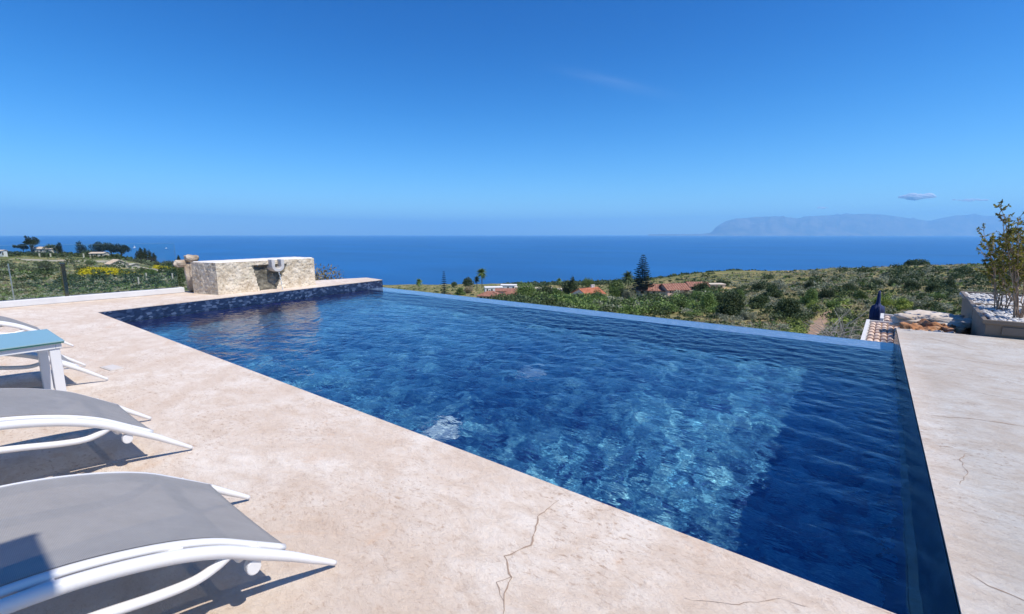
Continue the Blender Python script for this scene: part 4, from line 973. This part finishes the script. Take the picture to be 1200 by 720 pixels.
cypress(672, 250, tree_px(672, 324, 250), 3.6, 'taller dark conifer left of the red roof', seed=73, mt='leaf_dark')
tree('round_tree', 667, 252, tree_px(667, 328, 252), .5, 'leaf_dark', 'dark tree at the left foot of the taller conifer', seed=74, cw=.5, base=.05, r0=.28, leaf=.05)
palm(738, 205, tree_px(738, 320, 205), 4.2, 'spiky dark palm left of the tall layered pine', seed=6, fan=True)
layered_pine(755, 175, tree_px(755, 298, 175), 9.6, 'tall layered pine rising above the houses', seed=7, tiers=20)
tree('round_tree', 724, 215, tree_px(724, 329, 215), .5, 'leaf_mid', 'bright green leafy tree right of the red roofed house', seed=75, cw=.6, base=.15, r0=.28, leaf=.05)
tree('round_tree', 788, 300, tree_px(788, 328, 300), .5, 'leaf_dark', 'round dark tree right of the layered pine', seed=76, cw=.75, base=.1, r0=.3, leaf=.06)
tree('round_tree', 690, 420, tree_px(690, 327, 420), .5, 'leaf_mid', 'green tree behind the red roofed house', seed=77, cw=1.0, base=.1, r0=.35, leaf=.06)
tree('round_tree', 640, 200, tree_px(640, 335, 200), .5, 'leaf_dark', 'broad dark tree in front of the white buildings', seed=78, cw=.9, base=.05, r0=.35, leaf=.05)
tree('round_tree', 806, 190, tree_px(806, 332, 190), .5, 'leaf_grey', 'grey green tree behind the right hand roof', seed=79, cw=1.0, base=.05, r0=.35, leaf=.05)
for k, (px, ty, ff, mt, wd, lab) in enumerate([(617, 333, 185, 'leaf_mid', .8, 'rounded green tree right of the terracotta roofs'), (703, 341, 160, 'leaf_mid', .7, 'low rounded tree in front of the orange red roof'), (730, 338, 190, 'leaf_dark', .6, 'dark tree between the orange red roof and the layered pine'),
        (769, 343, 150, 'leaf_dark', .9, 'dark spreading tree before the wide brown roof'), (834, 338, 150, 'leaf_mid', .8, 'green tree at the right end of the tiled roofs'), (850, 344, 110, 'leaf_dark', .8, 'dark tree left behind the large olive bush'), (600, 344, 150, 'leaf_dark', .8, 'dark tree standing before the terracotta roofs')]):
    tree('round_tree', px, ff, tree_px(px, ty, ff), .5, mt, lab, seed=90+k, cw=wd, base=.08, r0=.3, leaf=.04, n=3600, nc=26)
for k, (px, py, ff, s) in enumerate([(1078, 305.5, 330, 1.2), (1069, 308, 335, 1.4), (1090, 309, 335, 1.5)]):
    tree('round_tree', px, ff, tree_px(px, py, ff)+1.0, .5, 'leaf_dark', ['highest dark tree on the right skyline', 'low dark tree at the left end of the right skyline clump', 'low dark tree at the right end of the right skyline clump'][k], seed=80+k, cw=1.0, base=0, r0=.4, leaf=.08, nc=12)
# dead branches by the tiled roof
b = MB(); rnd = random.Random(9); g0 = ground_at(1000, 19)
for k in range(70):
    x, y = world_at(rnd.uniform(985, 1013), rnd.uniform(15, 20)); z = float(terrain_z(x, y)); hz = height_px(1000, 388, 17)-z
    p = Vector((x, y, z+rnd.uniform(.2, max(.5, hz)))); d = Vector((rnd.gauss(0, 1), rnd.gauss(0, .6), rnd.uniform(-.3, .9))).normalized()*rnd.uniform(.5, 1.3)
    b.tube([p, p+d*.5+Vector((0, 0, rnd.gauss(0, .06))), p+d], [.016, .012, .005], 5)
m_br = noisy('grey_dead_wood', [(.35, (.24, .21, .18)), (.65, (.42, .38, .34))], 5, .9)
tag(b.build('dead_branches', m_br), kind='stuff')
# ------------------------------------------------------------------ houses
def house(px, f, wid, dep, hw, rise, rot, wall, roof, label, kind='gable', nwin=3, chim=0, group=None, dz=0, ovh=.4, door=True):
    g = ground_at(px, f); g.z += dz; t = tag(empty('house', g, YAW+R(rot)), label, 'house', group)
    b = MB(); b.box((-wid/2, -dep/2, -3), (wid/2, dep/2, hw))
    if kind == 'gable':
        b.add([(-wid/2, -dep/2, hw), (-wid/2, dep/2, hw), (-wid/2, 0, hw+rise*.97)], [(0, 2, 1)]); b.add([(wid/2, -dep/2, hw), (wid/2, dep/2, hw), (wid/2, 0, hw+rise*.97)], [(0, 1, 2)])
    b.build('wall', M[wall], t)
    a, c = wid/2+ovh, dep/2+ovh; th_ = .18
    if kind != 'flat':
        b = MB(); k = wid/2-dep/2 if kind == 'hip' else a
        k = max(k, .2)
        for s in (1, -1):
            nrow = 5
            b.add([(-a, s*c, hw-.1), (a, s*c, hw-.1), (k, 0, hw+rise), (-k, 0, hw+rise), (-a, s*c, hw-.1-th_), (a, s*c, hw-.1-th_), (k, 0, hw+rise-th_), (-k, 0, hw+rise-th_)],
                  [(0, 1, 2, 3), (7, 6, 5, 4), (0, 4, 5, 1), (1, 5, 6, 2), (3, 7, 4, 0)])
        if kind == 'hip':
            for s in (1, -1): b.add([(s*a, -c, hw-.1), (s*a, c, hw-.1), (s*k, 0, hw+rise)], [(0, 1, 2)])
        # ribs of half round tiles
        nr = int(2*a/.9)
        for i in range(nr+1):
            x = -a+2*a*i/nr
            for s in (1, -1):
                xt = x if kind != 'hip' else max(-k, min(k, x)); zt = hw+rise
                b.tube([(x, s*c, hw-.06), (xt if abs(x) > k else x, 0 if kind != 'hip' or abs(x) <= k else 0, zt+.04)], .10, 5)
        b.build('roof', M[roof], t)
    else:
        b = MB(); b.box((-a+.2, -c+.2, hw+.002), (a-.2, c-.2, hw+.35)); b.build('roof', M[roof], t)
    for i in range(nwin):
        x = -wid/2+wid*(i+.5)/nwin
        b = MB(); b.box((x-.55, -dep/2-.06, hw*.38), (x+.55, -dep/2-.005, hw*.80)); b.build('window', M['window'], t)
    if door:
        x = -wid/2+wid/nwin; b = MB(); b.box((x-.45, -dep/2-.07, 0), (x+.45, -dep/2-.004, min(2.1, hw*.8))); b.build('door', M['bark'], t)
    for i in range(chim):
        x = wid*.3-i*1.1; b = MB(); b.box((x-.3, -.3, hw+rise*.6), (x+.3, .3, hw+rise+1.0)); b.box((x-.38, -.38, hw+rise+1.002), (x+.38, .38, hw+rise+1.15)); b.build('chimney', M['wall_white'], t)
    return t
house(50, 385, 16, 8, 3.6, 1.6, 5, 'wall_cream', 'roof_pale', 'cream house with a faded pink roof beside the windswept pine', chim=1, dz=1.5)
house(113, 335, 9, 6, 3.0, .8, 10, 'wall_cream', 'roof_pale', 'small cream house below the umbrella pines', dz=1)
house(-1, 330, 3.5, 3, 3.2, .6, 0, 'wall_white', 'roof_pale', 'tiny white hut cut by the left edge of the photo', nwin=1, dz=1)
house(132, 200, 6.5, 6, 1.7, 1.7, -35, 'wall_stone', 'roof_pale', 'stone farmhouse with a pale gable beyond the yellow flowers', nwin=2, door=False)
house(144, 203, 7, 4.5, 1.6, .5, 0, 'wall_stone', 'wall_stone', 'low stone shed joined to the right of the gabled farmhouse', nwin=2, door=False)
house(574, 215, 10.5, 8, 2.6, 1.8, -12, 'wall_cream', 'roof', 'left terracotta roofed house beside the tall palm', kind='hip', chim=0)
house(599, 212, 10.5, 8, 2.4, 1.8, -6, 'wall_cream', 'roof', 'terracotta roofed house right of the one by the palm', kind='hip')
house(594, 265, 13, 8, 3.4, 1.0, 0, 'wall_pink', 'roof', 'pink walled house behind the two terracotta roofs', kind='gable', nwin=4, dz=.5)
house(578, 330, 13, 8, 3.6, .4, 8, 'wall_white', 'wall_white', 'white flat roofed block left behind the pink house', kind='flat', nwin=4, dz=.6)
house(596, 350, 12, 8, 4.2, .4, -6, 'wall_white', 'wall_white', 'taller white flat roofed block behind the pink house', kind='flat', nwin=3, dz=.8)
house(612, 340, 11, 7, 3.4, .4, 0, 'wall_cream', 'wall_cream', 'long cream block right of the taller white block', kind='flat', nwin=3, dz=.6)
house(638, 320, 12, 7, 2.8, .4, 0, 'wall_cream', 'wall_cream', 'low cream house left of the small pale palm', kind='flat', nwin=4, dz=.4)
house(661, 300, 7, 6, 2.4, .4, 0, 'wall_cream', 'wall_cream', 'tiny cream house behind the dark conifers', kind='flat', nwin=2, dz=.2)
house(691, 195, 11, 9, 2.6, 2.4, 38, 'wall_white', 'roof_orange', 'white house with a bright orange red roof in the middle', nwin=2, chim=2, dz=.2)
house(770, 175, 13, 9, 2.2, 2.0, -18, 'wall_cream', 'roof', 'wide brown red roofed house right of the layered pine', kind='hip', dz=.4)
house(793, 172, 9, 7, 2.0, 1.9, 12, 'wall_pink', 'roof', 'gabled brown red roofed house right of the wide one', chim=0, dz=.5)
house(820, 178, 7.5, 6, 2.0, 1.4, 0, 'wall_cream', 'roof', 'small brown roofed house at the right end of the village', dz=.4)
house(842, 190, 7, 4, 1.6, .3, 0, 'wall_cream', 'wall_cream', 'low pale flat roofed shed at the right end of the village', kind='flat', nwin=2)
# field posts
for k, (px, f, h_, lab) in enumerate([(165, 90, 1.7, 'pale post left of the other two posts in the lower left field'), (196, 85, 1.7, 'pale post beside the dusty track in the left field'), (42, 330, 3.5, 'tall pale post below the pink roofed house'), (55, 330, 3.5, 'tall pale post right of the one below the house'), (94, 320, 3.3, 'pale post under the cypress pair'), (155, 70, 1.2, 'short pale post in front of the yellow flowers')]):
    g = ground_at(px, f); t = tag(empty('fence_post', g), lab, 'post', 'pale posts in the left fields'); b = MB(); wv = max(.08, f*.0012)
    b.prism([(-wv, -wv), (wv, -wv), (wv, wv), (-wv, wv)], -.3, h_); b.prism([(-wv*1.3, -wv*1.3), (wv*1.3, -wv*1.3), (wv*1.3, wv*1.3), (-wv*1.3, wv*1.3)], h_+.002, h_+.08); b.build('post', M['wall_stone'], t)
# tracks draped on the ground
def track(name, pts, wid, mat):
    P = [Vector((*world_at(px, f), 0)) for px, f in pts]; P = spl(P, 10); V = []
    for i, p in enumerate(P):
        d = (P[min(i+1, len(P)-1)]-P[max(i-1, 0)]).normalized(); s = Vector((-d.y, d.x, 0))
        ww = wid*(1+.5*noise.noise(p*.6))
        for q in (-1, -.5, 0, .5, 1):
            r0 = p+s*ww*q; V.append((r0.x, r0.y, float(terrain_z(r0.x, r0.y))+(.045 if wid < 2 else .10)-.05*abs(q)))
    b = MB(); b.add(V, [tuple(int(z) for z in f) for f in grid_faces(len(P), 5)]); return tag(b.build(name, M[mat], smooth=True), kind='structure')
track('dusty_track', [(186, 48), (196, 62), (206, 78), (214, 95), (222, 115)], 1.0, 'path')
track('soil_track', [(940, 22), (958, 28), (968, 38), (975, 52), (985, 64)], .6, 'soil')
track('field_road', [(-60, 290), (20, 285), (60, 275), (110, 262), (160, 240), (225, 205)], 7.5, 'path')
# boats
for k, (px, py, L, lab) in enumerate([(155, 291, 20, 'white sailing boat left of the cypress row'), (193, 291.5, 15, 'white motor boat right of the cypress row')]):
    f = (EYE-SEA)/((py-275)/541.0); x, y = world_at(px, f); t = tag(empty('boat', (x, y, SEA), YAW+.2), lab, 'boat'); L *= 1.6
    b = MB(); V = []; 
    for z, s in ((-.5, .75), (2.2, 1)):
        V += [(-L/2*s, -L*.14*s, z), (L*.2*s, -L*.15*s, z), (L/2*s, 0, z+.4), (L*.2*s, L*.15*s, z), (-L/2*s, L*.14*s, z)]
    b.add(V, [(4, 3, 2, 1, 0), (5, 6, 7, 8, 9)]+[(i, (i+1) % 5, 5+(i+1) % 5, 5+i) for i in range(5)]); b.build('hull', M['boat'], t)
    b = MB(); b.box((-L*.25, -L*.08, 2.21), (L*.12, L*.08, 5.0)); b.box((-L*.2, -L*.06, 5.002), (L*.02, L*.06, 7.0 if k else 6)); b.build('cabin', M['boat'], t)
    if k == 0:
        b = MB(); b.tube([(0, 0, 2.2), (0, 0, 24)], .25, 6); b.build('mast', M['boat'], t)
        b = MB(); b.add([(.3, -.1, 5), (.3, .1, 5), (.3, 0, 22), (L*.42, 0, 4.5)], [(0, 1, 3), (0, 3, 2), (1, 2, 3), (0, 2, 1)]); b.build('sail', M['boat'], t)
# clouds: small fair weather puffs above the mountains
def cloud(px, py, wpx, hpx, dist, label, seed, trn, n):
    x, y = world_at(px, dist); z = height_px(px, py, dist); k = dist/541.0; rg_ = np.random.default_rng(seed); v, f = ico2(); VV = []; FF = []
    for i in range(n):
        a = rg_.uniform(-1, 1); e_ = math.sqrt(1-a*a); r0 = (.16+.22*e_)*rg_.uniform(.5, 1.1)*hpx*k
        c = np.array([a*wpx*k*.5, rg_.uniform(-.5, .5)*hpx*k*2*e_, rg_.uniform(-.25, .5)*hpx*k*e_*.7]); d = v*np.array([r0*rg_.uniform(1.2, 2.4), r0*1.5, r0*.7])
        d = d*(1+.25*np.array([noise.noise(Vector(q)*2.3+Vector((i, seed, 0))) for q in v])[:, None]); VV.append(d+c); FF.append(f+i*len(v))
    m = newmat('cloud_vapour', (1, 1, 1), 1, 0, 0); o = m.node_tree.nodes['Material Output']; t = nd(m, 'ShaderNodeBsdfTransparent'); ms = nd(m, 'ShaderNodeMixShader'); ms.inputs[0].default_value = trn
    tl = nd(m, 'ShaderNodeBsdfTranslucent'); tl.inputs[0].default_value = (1, 1, 1, 1); m2 = nd(m, 'ShaderNodeMixShader'); m2.inputs[0].default_value = .5
    lk(m, bsdf(m).outputs[0], m2.inputs[1]); lk(m, tl.outputs[0], m2.inputs[2]); lk(m, m2.outputs[0], ms.inputs[1]); lk(m, t.outputs[0], ms.inputs[2]); lk(m, ms.outputs[0], o.inputs[0])
    o2 = mesh_np('cloud', np.concatenate(VV), np.concatenate(FF), m, smooth=True); o2.location = (x, y, z); o2.rotation_euler.z = YAW
    tag(o2, label, 'cloud')
cloud(1068, 231.5, 32, 9, 66000, 'brightest small white cloud above the mountains', 3, .25, 34)
cloud(1130, 235, 44, 4, 66000, 'thin streaky cloud right of the brightest one', 5, .4, 24)
cloud(961, 244, 18, 3, 66000, 'tiny faint cloud over the left part of the mountains', 7, .5, 10)
for k in list(protos):
    for p in protos[k]:
        if p.name not in used:
            for ch in list(p.children): bpy.data.objects.remove(ch)
            bpy.data.objects.remove(p)
